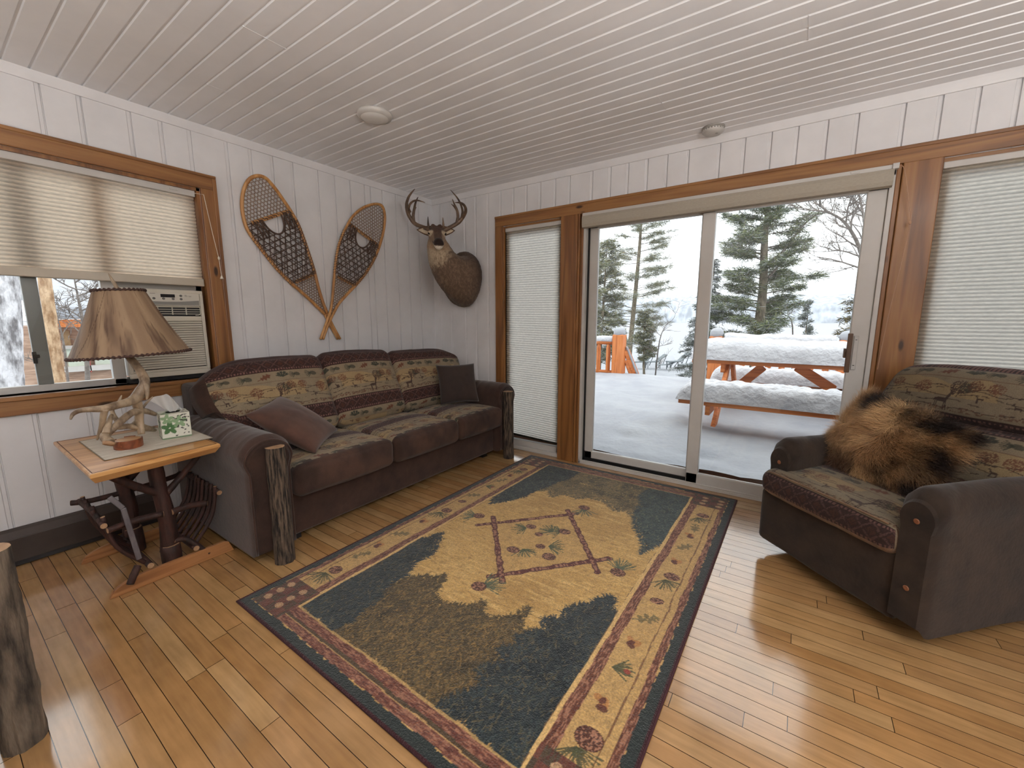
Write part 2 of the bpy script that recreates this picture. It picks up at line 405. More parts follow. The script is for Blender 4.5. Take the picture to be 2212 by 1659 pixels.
n2 = N(nt, 'ShaderNodeTexNoise'); n2.inputs['Scale'].default_value = 7; n2.inputs['Detail'].default_value = 4; L(tc.outputs['Object'], n2.inputs['Vector'])
ad = N(nt, 'ShaderNodeMath', _operation='ADD'); L(n1.outputs['Fac'], ad.inputs[0]); L(n2.outputs['Fac'], ad.inputs[1])
mr = N(nt, 'ShaderNodeMapRange'); mr.inputs['From Min'].default_value = .7; mr.inputs['From Max'].default_value = 1.3; mr.inputs['To Min'].default_value = .80; mr.inputs['To Max'].default_value = 1.14; L(ad.outputs[0], mr.inputs['Value'])
mx = N(nt, 'ShaderNodeMix', _data_type='RGBA', _blend_type='MULTIPLY'); mx.inputs['Factor'].default_value = 1; L(a_.outputs['Color'], mx.inputs['A']); L(mr.outputs[0], mx.inputs['B']); L(mx.outputs['Result'], b.inputs['Base Color'])
r3 = N(nt, 'ShaderNodeMapRange'); r3.inputs['To Min'].default_value = .09; r3.inputs['To Max'].default_value = .22; L(n2.outputs['Fac'], r3.inputs['Value']); L(r3.outputs[0], b.inputs['Roughness'])
bp = N(nt, 'ShaderNodeBump'); bp.inputs['Strength'].default_value = .06; bp.inputs['Distance'].default_value = .003; L(n2.outputs['Fac'], bp.inputs['Height']); L(bp.outputs[0], b.inputs['Normal'])
b.inputs['Specular IOR Level'].default_value = .8; b.inputs['Coat Weight'].default_value = .6; b.inputs['Coat Roughness'].default_value = .09; L(b.outputs[0], out.inputs['Surface']); M['floor'] = m
struct(npobj('floor', V, np.array(F), m, smooth=False, col=np.array(Cc)))

# ------------------------------------------------------------------ glass and blind fabric
def glass(name, col=(.93,.95,.95), f=.06):
    m, nt, out = newmat(name); t = N(nt, 'ShaderNodeBsdfTransparent', Color=tuple(col)+(1,)); gl = N(nt, 'ShaderNodeBsdfGlossy'); gl.inputs['Roughness'].default_value = .0
    lw = N(nt, 'ShaderNodeFresnel'); lw.inputs['IOR'].default_value = 1.4; mx = N(nt, 'ShaderNodeMixShader')
    nt.links.new(lw.outputs[0], mx.inputs[0]); nt.links.new(t.outputs[0], mx.inputs[1]); nt.links.new(gl.outputs[0], mx.inputs[2]); nt.links.new(mx.outputs[0], out.inputs['Surface']); return m
M['glass'] = glass('window_glass')
def fabric(name, c, tr=.6, tc_=None):
    m, nt, out = newmat(name); L = nt.links.new
    tc = N(nt, 'ShaderNodeTexCoord'); mp = N(nt, 'ShaderNodeMapping'); mp.inputs['Scale'].default_value = (.5,.5,3); L(tc.outputs['Object'], mp.inputs['Vector'])
    n1 = N(nt, 'ShaderNodeTexNoise'); n1.inputs['Scale'].default_value = 90; n1.inputs['Detail'].default_value = 4; L(mp.outputs[0], n1.inputs['Vector'])
    at_ = N(nt, 'ShaderNodeAttribute', _attribute_name='Col'); d = N(nt, 'ShaderNodeBsdfDiffuse'); t = N(nt, 'ShaderNodeBsdfTranslucent')
    for cc, sh_ in ((c, d), (tc_ or c, t)):
        r = ramp(nt, [(.35, rgba([q*.93 for q in cc])), (.65, rgba(cc))]); L(n1.outputs['Fac'], r.inputs['Fac'])
        mm = N(nt, 'ShaderNodeMix', _data_type='RGBA', _blend_type='MULTIPLY'); mm.inputs['Factor'].default_value = 1; L(r.outputs[0], mm.inputs['A']); L(at_.outputs['Color'], mm.inputs['B']); L(mm.outputs['Result'], sh_.inputs['Color'])
    mx = N(nt, 'ShaderNodeMixShader'); mx.inputs[0].default_value = tr
    L(d.outputs[0], mx.inputs[1]); L(t.outputs[0], mx.inputs[2]); L(mx.outputs[0], out.inputs['Surface']); return m
M['shade_l'] = fabric('cream_shade', (248,236,226), .95, (255,236,212))
M['shade_r'] = fabric('linen_shade', (246,240,232), .95, (255,250,240))
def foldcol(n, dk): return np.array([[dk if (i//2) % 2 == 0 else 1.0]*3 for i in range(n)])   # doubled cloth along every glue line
def pleats(mb, P, s0, s1, z0, z1, pitch=.02, dep=.007):
    n = int(round((z1-z0)/pitch)); vs = []; fs = []
    for i in range(2*n+1):
        z = z0+(z1-z0)*i/(2*n); d = dep*(i % 2); vs += [P(s0, d, z), P(s1, d, z)]
    for i in range(2*n): fs.append((2*i, 2*i+1, 2*i+3, 2*i+2))
    return mb.add(vs, fs)

# ------------------------------------------------------------------ left window
mb = MB(); t = .022
mb.box((0, WY0-.09, WZ1), (t, WY1+.088, WZ1+.088)); mb.box((t, WY0-.09, WZ1+.070), (t+.006, WY1+.088, WZ1+.088))
struct(obj('trim_3', mb, M['pine_y'], bev=.003), 'orange pine head casing over the left window')
mb = MB(); mb.box((0, WY1, .765), (t, WY1+.088, WZ1)); mb.box((t, WY1+.066, .765), (t+.006, WY1+.088, WZ1+.07))
mb.box((0, WY0-.09, .765), (t, WY0, WZ1))
struct(obj('trim_4', mb, M['pine_z'], bev=.003), 'orange pine side casing of the left window')
mb = MB(); mb.box((-.10, WY0-.1, WZ0-.022), (.034, WY1, WZ0)); mb.box((0, WY0-.09, WZ0-.095), (t, WY1, WZ0-.022))
struct(obj('trim_5', mb, M['pine_y'], bev=.003), 'pine stool and apron under the left window')
mb = MB(); mb.box((-.14, WY1-.018, WZ0), (0, WY1, WZ1)); mb.box((-.14, WY0, WZ0), (0, WY0+.018, WZ1)); mb.box((-.14, WY0, WZ1-.018), (0, WY1, WZ1))
struct(obj('trim_6', mb, M['pine_z']), 'pine jamb lining the left window')
mb = MB(); x0, x1 = -.135, -.085
mb.box((x0, WY0+.018, WZ0), (x1, WY1-.018, WZ0+.035)); mb.box((x0, WY0+.018, WZ1-.05), (x1, WY1-.018, WZ1-.018))
mb.box((x0, WY0+.018, WZ0), (x1, WY0+.06, WZ1)); mb.box((x0, -2.50, WZ0), (x1, -2.445, WZ1)); mb.box((x0, WY1-.05, WZ0), (x1, WY1-.018, WZ1))
wn = struct(obj('window_1', mb, M['vinyl'], bev=.004), 'white vinyl slider window over the end table')
mb = MB(); mb.box((-.130, -2.792, WZ0+.03), (-.10, -2.735, WZ1-.05)); obj('sash_stile', mb, M['vinyl2'], wn, bev=.004)
mb = MB(); mb.box((-.073, -2.80, 1.00), (-.060, -2.785, 1.06)); mb.box((-.073, -2.795, 1.03), (-.055, -2.775, 1.045)); obj('latch', mb, M['metal_d'], wn, bev=.002)
mb = MB(); mb.box((-.093, WY0+.05, WZ0+.03), (-.091, -2.46, WZ1-.04)); obj('glass', mb, M['glass'], wn)
mb = MB(); mb.box((-.115, -2.44, WZ0), (-.085, -2.02, .885)); mb.box((-.115,-2.05,.88),(-.085,-2.02,1.45)); mb.box((-.115,-2.445,1.40),(-.085,-2.02,1.47)); obj('filler_panel', mb, M['vinyl2'], wn)
mb = MB(); mb.box((-.093, -2.44, 1.46), (-.091, -2.05, WZ1-.04)); obj('glass', mb, M['glass'], wn)
# pleated shade, half lowered
sh = thing('window_shade', 'cream pleated window shade half lowered over the left window, glowing with daylight', 'window blind', (0, -2.87, WZ1-.018))
def loc(P, o): return lambda s, d, z: tuple(Vector(P(s, d, z))-Vector(o))
org = (0, -2.87, WZ1-.018)
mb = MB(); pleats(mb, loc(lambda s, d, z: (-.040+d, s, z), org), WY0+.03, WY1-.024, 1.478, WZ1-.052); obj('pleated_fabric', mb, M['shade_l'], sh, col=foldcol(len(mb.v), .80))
mb = MB(); mb.box((-.052, WY0+.03+2.87, 1.436-org[2]), (-.018, WY1-.022+2.87, 1.482-org[2])); obj('bottom_rail', mb, pm('shade_rail', (186,176,158), (192,182,166), 5, rough=.5), sh, bev=.004)
mb = MB(); mb.box((-.055, WY0+.03+2.87, -.036), (-.012, WY1-.022+2.87, 0)); mb.box((-.012, -2.15+2.87, -.020), (-.008, -2.11+2.87, -.008)); obj('head_rail', mb, M['vinyl'], sh, bev=.003)
mb = MB(); mb.tube([(-.01,.846,-.015),(.028,.880,-.02),(.032,.905,-.25),(.034,.925,-.40),(.034,.930,-.52)], .0018, 6); mb.ell((.034,.925,-.40),(.008,.006,.012)); mb.lathe([(.004,.02),(.012,0),(.002,-.002)], 8, (.034,.930,-.53)); obj('pull_cord', mb, pm('cord', (214,204,188), (224,216,200), 9), sh)

# ------------------------------------------------------------------ glazed wall: casings and posts
mb = MB(); mb.box((.813, 0-.003, 2.055), (4.85, .02, 2.142)); mb.box((.813, -.009, 2.124), (4.85, -.003, 2.142))
struct(obj('trim_7', mb, M['pine_x'], bev=.003), 'orange pine head casing over the sliding door')
mb = MB(); mb.box((.813, -.003, 0), (.893, .02, 2.055)); mb.box((.893, .004, 0), (.905, .09, 2.05))
struct(obj('trim_8', mb, M['pine_z'], bev=.003), 'orange pine side casing beside the sofa')
mb = MB(); mb.box((1.491, -.012, 0), (1.642, .12, 2.055)); mb.box((1.642, -.004, 0), (1.660, .12, 2.055)); mb.box((1.660, .012, 0), (1.676, .12, 2.055)); mb.box((1.676, -.001, 0), (1.69, .12, 2.05))
struct(obj('trim_9', mb, M['pine_z'], bev=.004), 'wide pine post between sidelight and door')
mb = MB(); mb.box((3.53, .004, 0), (3.553, .12, 2.055)); mb.box((3.553, -.012, 0), (3.709, .12, 2.055))
struct(obj('trim_10', mb, M['pine_z'], bev=.004), 'wide pine post behind the recliner')
mb = MB(); mb.box((.905, .09, 2.035), (4.75, .15, 2.055)); mb.box((.905, .03, 2.035), (4.75, .09, 2.055)); struct(obj('trim_11', mb, M['pine_x']))
mb = MB(); mb.box((.905, .02, -.02), (4.75, .18, .004)); struct(obj('trim_12', mb, M['vinyl2']))
# sidelight windows
def sidelight(nm, x0, x1, zb):
    mb = MB(); mb.box((x0, .055, 0), (x1, .10, .085)); mb.box((x0, .055, 1.98), (x1, .10, 2.035)); mb.box((x0, .055, 0), (x0+.045, .10, 2.03)); mb.box((x1-.045, .055, 0), (x1, .10, 2.03)); mb.box((x0, .025, 0), (x1, .06, .035))
    o = struct(obj(nm, mb, M['vinyl'], bev=.004)); mb = MB(); mb.box((x0+.04, .077, .08), (x1-.04, .079, 1.99)); obj('glass', mb, M['glass'], o); return o
sidelight('window_2', .905, 1.491, .12); sidelight('window_3', 3.709, 4.75, .12)
def floor_shade(x0, x1, zb, label, zb2=None):
    r = thing('window_shade', label, 'window blind', ((x0+x1)/2, .03, 2.035)); c = (x0+x1)/2
    mb = MB(); w_ = (x1-x0)/2-.006
    n = int((2.0-zb)/.02); vs = []; fs = []
    for i in range(2*n+1):
        f = i/(2*n); d = .007*(i % 2)
        for sx in (-1, 1):
            zlo = zb if sx < 0 else (zb2 if zb2 is not None else zb)
            vs.append((sx*w_, .012-d, (zlo+(2.005-zlo)*f)-2.035))
    for i in range(2*n): fs.append((2*i, 2*i+1, 2*i+3, 2*i+2))
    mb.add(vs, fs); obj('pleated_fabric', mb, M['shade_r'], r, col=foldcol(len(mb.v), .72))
    mb = MB(); mb.bar((-w_, .012, zb-2.035-.006), (w_, .012, (zb2 or zb)-2.035-.006), .026, .016); obj('bottom_rail', mb, M['metal_d'], r, bev=.003)
    mb = MB(); mb.box((-w_, -.008, -.032), (w_, .028, 0)); obj('head_rail', mb, M['vinyl'], r, bev=.003); return r
s1 = floor_shade(.905, 1.491, .150, 'narrow linen pleated shade drawn down between the sofa arm and the door post', .128)
mb = MB(); mb.lathe([(.004,.012),(.009,.006),(.007,-.008),(.002,-.012)], 10, (.285, -.020, -.105)); mb.tube([(.285,-.006,-.03),(.285,-.02,-.10)], .0015, 5); obj('cord_stop', mb, M['vinyl'], s1)
s2 = floor_shade(3.709, 4.75, .62, 'wide linen pleated shade drawn down in the window behind the recliner')
# ------------------------------------------------------------------ sliding door
dr = thing('door_1', 'white framed sliding glass patio door open to view of the snowy deck', 'door', (1.69, .02, 0)); dr['kind'] = 'structure'; del dr['category']
ox, oy = 1.69, .02
def dbox(mb, x0, y0, z0, x1, y1, z1): mb.box((x0-ox, y0-oy, z0), (x1-ox, y1-oy, z1))
mb = MB(); dbox(mb,1.69,.0,0,1.713,.14,2.05); dbox(mb,3.507,.0,0,3.53,.14,2.05); dbox(mb,1.69,.0,2.0,3.53,.14,2.05); dbox(mb,1.69,.0,-.01,3.53,.14,.020); dbox(mb,1.69,0,.02,3.53,.008,.034)
obj('frame', mb, M['vinyl'], dr, bev=.003)
mb = MB(); y0, y1 = .062, .098; dbox(mb,1.718,y0,.03,1.79,y1,2.0); dbox(mb,2.55,y0,.03,2.64,y1,2.0); dbox(mb,1.718,y0,.03,2.64,y1,.105); dbox(mb,1.718,y0,1.94,2.64,y1,2.0)
p1 = obj('fixed_panel', mb, M['vinyl'], dr, bev=.006); mb = MB(); dbox(mb,1.785,.079,.10,2.555,.081,1.95); obj('glass', mb, M['glass'], p1)
mb = MB(); dbox(mb,1.702,.04,.02,1.7165,.075,2.0); dbox(mb,1.715,.048,.020,2.56,.064,.046); obj('weather_seal', mb, M['black'], dr)
mb = MB(); y0, y1 = .012, .046; dbox(mb,2.563,y0,.022,2.645,y1,2.0); dbox(mb,3.418,y0,.022,3.507,y1,2.0); dbox(mb,2.563,y0,.022,3.507,y1,.106); dbox(mb,2.563,y0,1.93,3.507,y1,2.0)
p2 = obj('sliding_panel', mb, M['vinyl'], dr, bev=.006); mb = MB(); dbox(mb,2.64,.028,.10,3.42,.030,1.94); obj('glass', mb, M['glass'], p2)
mb = MB(); dbox(mb,3.408,-.030,.915,3.432,-.016,1.145); dbox(mb,3.414,-.018,.93,3.428,.012,.955); dbox(mb,3.414,-.018,1.105,3.428,.012,1.13); dbox(mb,3.398,-.018,1.00,3.41,.03,1.055)
h = obj('handle', mb, pm('walnut_handle', (70,48,32), (98,70,48), 30, (1,1,.2), rough=.4), dr, bev=.003); h['label'] = 'dark wooden door handle'
mb = MB(); dbox(mb,3.440,.004,.93,3.462,.013,1.13); obj('escutcheon', mb, M['vinyl'], dr, bev=.003)
mb = MB()
for z in (.955, 1.105): mb.lathe([(.004,0),(.004,.003)], 8, (3.451-ox, .002-oy, z))
obj('screw', mb, M['metal_d'], dr)
# raised shade over the door
r = thing('window_shade', 'taupe pleated shade raised into a narrow bundle above the sliding door', 'window blind', (2.61, -.02, 2.045))
mb = MB(); prof = [(-.030,-.022),(-.036,-.04),(-.034,-.085),(-.026,-.106),(.0,-.112),(.012,-.10),(.016,-.04),(.012,-.022)]
vs = [(x, y, z) for x in (-.912, .905) for y, z in prof]; n_ = len(prof); mb.add(vs, [(i, (i+1) % n_, n_+(i+1) % n_, n_+i) for i in range(n_)]+[tuple(range(n_-1,-1,-1)), tuple(range(n_, 2*n_))])
obj('gathered_fabric', mb, pm('taupe_shade', (158,150,136), (170,162,148), 60, (1,1,8), rough=.8), r)
mb = MB(); mb.box((-.912, -.026, -.022), (.905, .012, 0)); mb.box((.72,-.030,-.017),(.76,-.026,-.006)); mb.box((.895,-.034,-.024),(.922,-.002,.004)); obj('head_rail', mb, M['vinyl'], r, bev=.003)
mb = MB(); mb.tube([(.92,-.025,-.008),(.945,-.03,-.04),(.985,-.03,-.235),(.997,-.03,-.30),(.985,-.03,-.50),(.960,-.03,-.80),(.945,-.03,-1.1)], .0016, 6, smooth=4); mb.ell((.995,-.031,-.31),(.007,.006,.011)); obj('pull_cord', mb, pm('cord2', (170,130,104), (184,146,118), 9), r)

# ------------------------------------------------------------------ baseboard heater
bh = thing('baseboard_heater', 'dark bronze electric baseboard heater along the floor under the left window', 'heater', (0, -3.4, 0))
mb = MB(); mb.box((.004,-1.6,.03),(.055,1.0,.150)); mb.add([(x,y,z) for y in (-1.6,1.0) for x,z in ((.055,.150),(.058,.150),(.035,.185),(.004,.19),(.004,.186),(.033,.180))], [(0,1,7,6),(1,2,8,7),(2,3,9,8)])
obj('casing', mb, pm('bronze_heater', (56,46,42), (66,56,50), 6, rough=.45, metal=.2), bh, bev=.003)
mb = MB(); mb.box((.006,-1.59,.006),(.045,.99,.03)); obj('air_slot', mb, M['black'], bh)

# ------------------------------------------------------------------ ceiling disc lamp and smoke alarm
p = on(809, 246, 2, H)
cl = thing('ceiling_lamp', 'flat round white flush ceiling lamp, switched off', 'ceiling lamp', p)
mb = MB(); mb.lathe([(.001,0),(.098,0),(.100,-.006),(.094,-.020),(.078,-.026)][::-1], 48, cap=False); obj('rim', mb, M['vinyl'], cl, smooth=True)
mb = MB(); mb.lathe([(.078,-.025),(.070,-.031),(.04,-.035),(.0005,-.036)], 48, cap=False); obj('diffuser', mb, pm('opal', (214,212,208), (222,220,216), 4, rough=.35), cl, smooth=True)
p = on(1541, 276, 2, H)
sm = thing('smoke_alarm', 'white round smoke alarm on the ceiling above the sliding door', 'smoke detector', p)
mb = MB(); mb.lathe([(.066,0),(.067,-.006),(.060,-.009)][::-1], 40); obj('mounting_plate', mb, M['vinyl2'], sm, smooth=True)
mb = MB(); mb.lathe([(.060,-.009),(.064,-.014),(.063,-.024),(.050,-.036),(.024,-.041),(.0005,-.042)], 40); b_ = obj('body', mb, M['vinyl'], sm, smooth=True)
mb = MB()
for i in range(12):
    a = i*PI/6; a2 = a+.34; mb.add([(r_*math.cos(q), r_*math.sin(q), z) for q in (a, a2) for r_, z in ((.0644,-.0145),(.0638,-.0205))], [(0,1,3,2)])
obj('vent_slot', mb, M['black'], b_)
mb = MB(); mb.lathe([(.009,-.0385),(.0085,-.043),(.0005,-.0435)], 16, (.022,-.012,.0015)); obj('test_button', mb, M['vinyl2'], b_)

# ------------------------------------------------------------------ window air conditioner
A0 = Vector((-.03, -2.445, .88)); AW, AH = .402, .525
ac = thing('air_conditioner', 'cream white window air conditioner with louvred grille beside the lamp shade', 'air conditioner', A0)
plastic = pm('ac_plastic', (196,190,174), (204,198,184), 4, rough=.4)
mb = MB(); mb.box((-.30,.01,.01),(-.004,AW-.01,AH-.01)); obj('cabinet', mb, plastic, ac, bev=.004)
mb = MB(); mb.box((-.004,0,0),(.022,AW,.03)); mb.box((-.004,0,AH-.022),(.022,AW,AH)); mb.box((-.004,0,.03),(.022,.018,AH-.02)); mb.box((-.004,AW-.018,.03),(.022,AW,AH-.02)); mb.box((-.004,.018,.335),(.022,AW-.018,.365)); mb.box((-.004,.018,.03),(.022,AW-.018,.045)); mb.box((-.004,.018,AH-.105),(.022,AW-.018,AH-.098))
fr_ = obj('front_panel', mb, plastic, ac, bev=.005)
mb = MB()
n_ = 20
for i in range(n_):
    z = .050+(.335-.050)*i/n_; mb.add([(x, y, zz) for y in (.02, AW-.02) for x, zz in ((.018,z),(.022,z+.002),(.012,z+.0125),(.004,z+.012))], [(0,1,5,4),(1,2,6,5),(2,3,7,6),(3,0,4,7)])
obj('intake_louvres', mb, plastic, ac)
mb = MB(); mb.box((-.003,.015,.04),(.003,AW-.015,AH-.10)); obj('dark_recess', mb, M['black'], ac)
mb = MB()
for i in range(4): z = .378+.0135*i; mb.box((.008, .03, z), (.017, AW-.022, z+.0035))
for y in (.10,.165,.235,.305): mb.box((.008, y, .374), (.019, y+.0035, .422))
mb.tube([(.019,AW-.05,.425),(.019,AW-.03,.424),(.019,AW-.022,.412),(.019,AW-.022,.385),(.019,AW-.03,.374),(.019,AW-.05,.372)], .002, 6, smooth=3)
obj('air_outlet_grille', mb, plastic, ac)
mb = MB(); mb.box((.004,.018,.428),(.024,AW-.018,AH-.020)); cp = obj('control_panel', mb, pm('ac_panel', (200,195,182), (208,203,190), 4, rough=.3), ac, bev=.006)
mb = MB(); ys_ = [.02+i*(AW-.045)/24 for i in range(25)]
vs = []; 
for i, y in enumerate(ys_): q = abs(i-12)/12; vs += [(.0248, y, .434), (.0248, y, .452+.012*q*q)]
mb.add(vs, [(2*i, 2*i+2, 2*i+3, 2*i+1) for i in range(24)]); obj('grey_stripe', mb, pm('ac_grey', (128,126,120), (136,134,128), 4, rough=.3), cp)
mb = MB(); mb.box((.023,.185,.478),(.0262,.255,.497)); d_ = obj('display', mb, pm('display', (14,14,18), (18,18,24), 4, rough=.15), cp, bev=.003)
BM = pm('ac_button', (104,102,98), (112,110,106), 4, rough=.4)
for k, (y, z) in enumerate(((.285,.490),(.152,.470),(.198,.470),(.245,.470),(.285,.470))):
    mb = MB(); mb.add([Vector((.0255+.002*(r_ < .005), y+r_*math.cos(a*PI/6), z+r_*math.sin(a*PI/6)*.9)) for r_ in (.0078,.0045) for a in range(12)], [(a, (a+1)%12, 12+(a+1)%12, 12+a) for a in range(12)]+[tuple(range(12,24))]); obj('button', mb, BM, cp)
MK = pm('ac_mark', (120,112,104), (120,112,104), 4)
for y, z, l in ((.305,.493,.010),(.305,.487,.014),(.325,.486,.014),(.135,.497,.026),(.09,.486,.028)): mb = MB(); mb.box((.0243,y,z),(.0249,y+l,z+.0025)); obj('marking', mb, MK, cp)
mb = MB(); mb.box((-.15,-.005,-.028),(.005,AW+.005,-.002)); obj('foam_seal', mb, pm('seal', (26,26,28), (40,40,40), 30, rough=.8), ac, bev=.003)

# ------------------------------------------------------------------ added fill lamps, unseen behind the viewpoint, to brighten the room; window portals
def fill_torchiere(x, y, power, label):
    f = thing('added_fill_lamp', label, 'floor lamp', (x, y, 0))
    mb = MB(); mb.lathe([(.14,0),(.14,.012),(.03,.03),(.012,.05)], 28); obj('base', mb, M['metal_d'], f, smooth=True)
    mb = MB(); mb.lathe([(.012,.04),(.012,1.08)], 14); obj('pole', mb, M['metal_d'], f, smooth=True)
    mb = MB(); mb.lathe([(.02,1.06),(.10,1.10),(.19,1.18),(.195,1.18),(.10,1.09)], 32, cap=False); obj('lamp_shade', mb, M['vinyl'], f, smooth=True)
    ld = bpy.data.lights.new('added_fill_light', 'AREA'); ld.shape = 'DISK'; ld.size = .26; ld.energy = power; ld.color = (1.0, .975, .94)
    lo = bpy.data.objects.new('added_fill_light', ld); COL.objects.link(lo); lo.parent = f; lo.location = (0, 0, 1.16); lo.rotation_euler = (PI, 0, 0)
fill_torchiere(4.6, -3.3, FILL_POWER, 'torchiere floor lamp at the rear of the room')
fill_torchiere(1.9, -4.7, FILL_POWER*.32, 'torchiere floor lamp at the rear of the room by the left wall')
def portal(c, sx, sy, rot):
    ld = bpy.data.lights.new('portal', 'AREA'); ld.shape = 'RECTANGLE'; ld.size = sx; ld.size_y = sy; ld.cycles.is_portal = True
    lo = bpy.data.objects.new('portal', ld); COL.objects.link(lo); lo.location = c; lo.rotation_euler = rot
portal((2.61, .16, 1.02), 1.84, 2.04, (-PI/2, 0, 0)); portal((1.2, .16, 1.02), .6, 2.04, (-PI/2, 0, 0)); portal((4.23, .16, 1.02), 1.06, 2.04, (-PI/2, 0, 0))
portal((-.16, -2.87, 1.44), 1.2, 1.76, (0, -PI/2, 0))
# ------------------------------------------------------------------ woven lodge fabric, painted point by point
TAN, RUST, GRN, DRK, PNK, LINE = [np.array(lin(c)) for c in ((134,120,98),(104,62,44),(58,60,50),(52,34,31),(128,92,84),(54,22,18))]
GOLD = np.array(lin((152,130,96)))
def mixc(C, c, a):
    a = np.clip(a, 0, 1)[:, None]; return C*(1-a)+np.asarray(c)*a
def ellm(s, t, cx, cy, rx, ry, ro=0):
    c, q = math.cos(ro), math.sin(ro); x = s-cx; y = t-cy; u = (x*c+y*q)/rx; v = (-x*q+y*c)/ry; return u*u+v*v
def segd(s, t, x0, y0, x1, y1):
    dx, dy = x1-x0, y1-y0; L2 = dx*dx+dy*dy; k = np.clip(((s-x0)*dx+(t-y0)*dy)/L2, 0, 1); return np.hypot(s-x0-k*dx, t-y0-k*dy)
def deer(C, s, t, cx, cy, h, col=None, fl=1, antl=False):
    """small deer silhouette; cy = ground line, t grows downwards"""
    x = (s-cx)*fl/h; y = (cy-t)/h; col = DRK*1.3 if col is None else col
    m = (ellm(x, y, 0, .52, .30, .115) < 1) | (segd(x, y, .24, .58, .37, .88) < .062) | (ellm(x, y, .43, .90, .105, .05, -.3) < 1) | (segd(x, y, -.29, .56, -.33, .44) < .03)
    for lx, ly in ((-.24,-.27),(-.19,-.17),(.20,.18),(.25,.30)): m |= segd(x, y, lx, .48, ly, .02) < .026
    m |= segd(x, y, .37, .93, .33, 1.02) < .022
    if antl:
        for a, b, c, d in ((.38,.95,.30,1.2),(.30,1.2,.38,1.34),(.40,.95,.50,1.2),(.50,1.2,.44,1.34),(.34,1.1,.42,1.18)): m |= segd(x, y, a, b, c, d) < .016
    return mixc(C, col, m*.9)
def bush(C, s, t, cx, cy, r, col, seed):
    x = (s-cx)/r; y = (t-cy)/r; q = x*x+(y*1.25)**2; a = np.arctan2(y, x)
    m = (q < .9+.35*vn(a*3, q*2, 2, seed)) & (vn(s, t, 420, seed) > .42) & (y < .75)
    m |= (np.abs(x-.12*np.sin(y*4)) < .05) & (y > .2) & (y < 1.05)
    return mixc(C, col, m*.85)
def oak(C, s, t, cx, cy, r, ro=-.35, col=RUST):
    c, q = math.cos(ro), math.sin(ro); x = ((s-cx)*c+(t-cy)*q)/r; y = (-(s-cx)*q+(t-cy)*c)/r
    m = (np.abs(y) < (.34+.16*np.cos(x*11))*np.sqrt(np.clip(1-(x-.15)**2/.72, 0, 1))) | ((np.abs(y) < .05) & (x > -1.2) & (x < 0))
    return mixc(C, col, m*.95)
def sprig(C, s, t, cx, cy, r, col=GRN):
    for i in range(9):
        a = -2.9+i*.33+(.1 if i % 2 else 0); d = segd(s, t, cx, cy+.3*r, cx+r*math.cos(a)*1.05, cy+r*.2+r*math.sin(a)*.8); C = mixc(C, col, (d < r*.085)*.9)
        C = mixc(C, col, (ellm(s, t, cx+r*math.cos(a)*.75, cy+r*.15+r*math.sin(a)*.6, r*.2, r*.12, a) < 1)*.85)
    return C
def conem(C, s, t, cx, cy, r, col=GRN):
    C = mixc(C, col, (ellm(s, t, cx+r*.3, cy, r*.55, r*.34, .2) < 1)*.8)
    for i in range(7):
        a = 2.2+i*.28; d = segd(s, t, cx, cy, cx+r*1.1*math.cos(a), cy+r*.8*math.sin(a)); C = mixc(C, col, (d < r*.05)*.8)
    return C
PER = .345
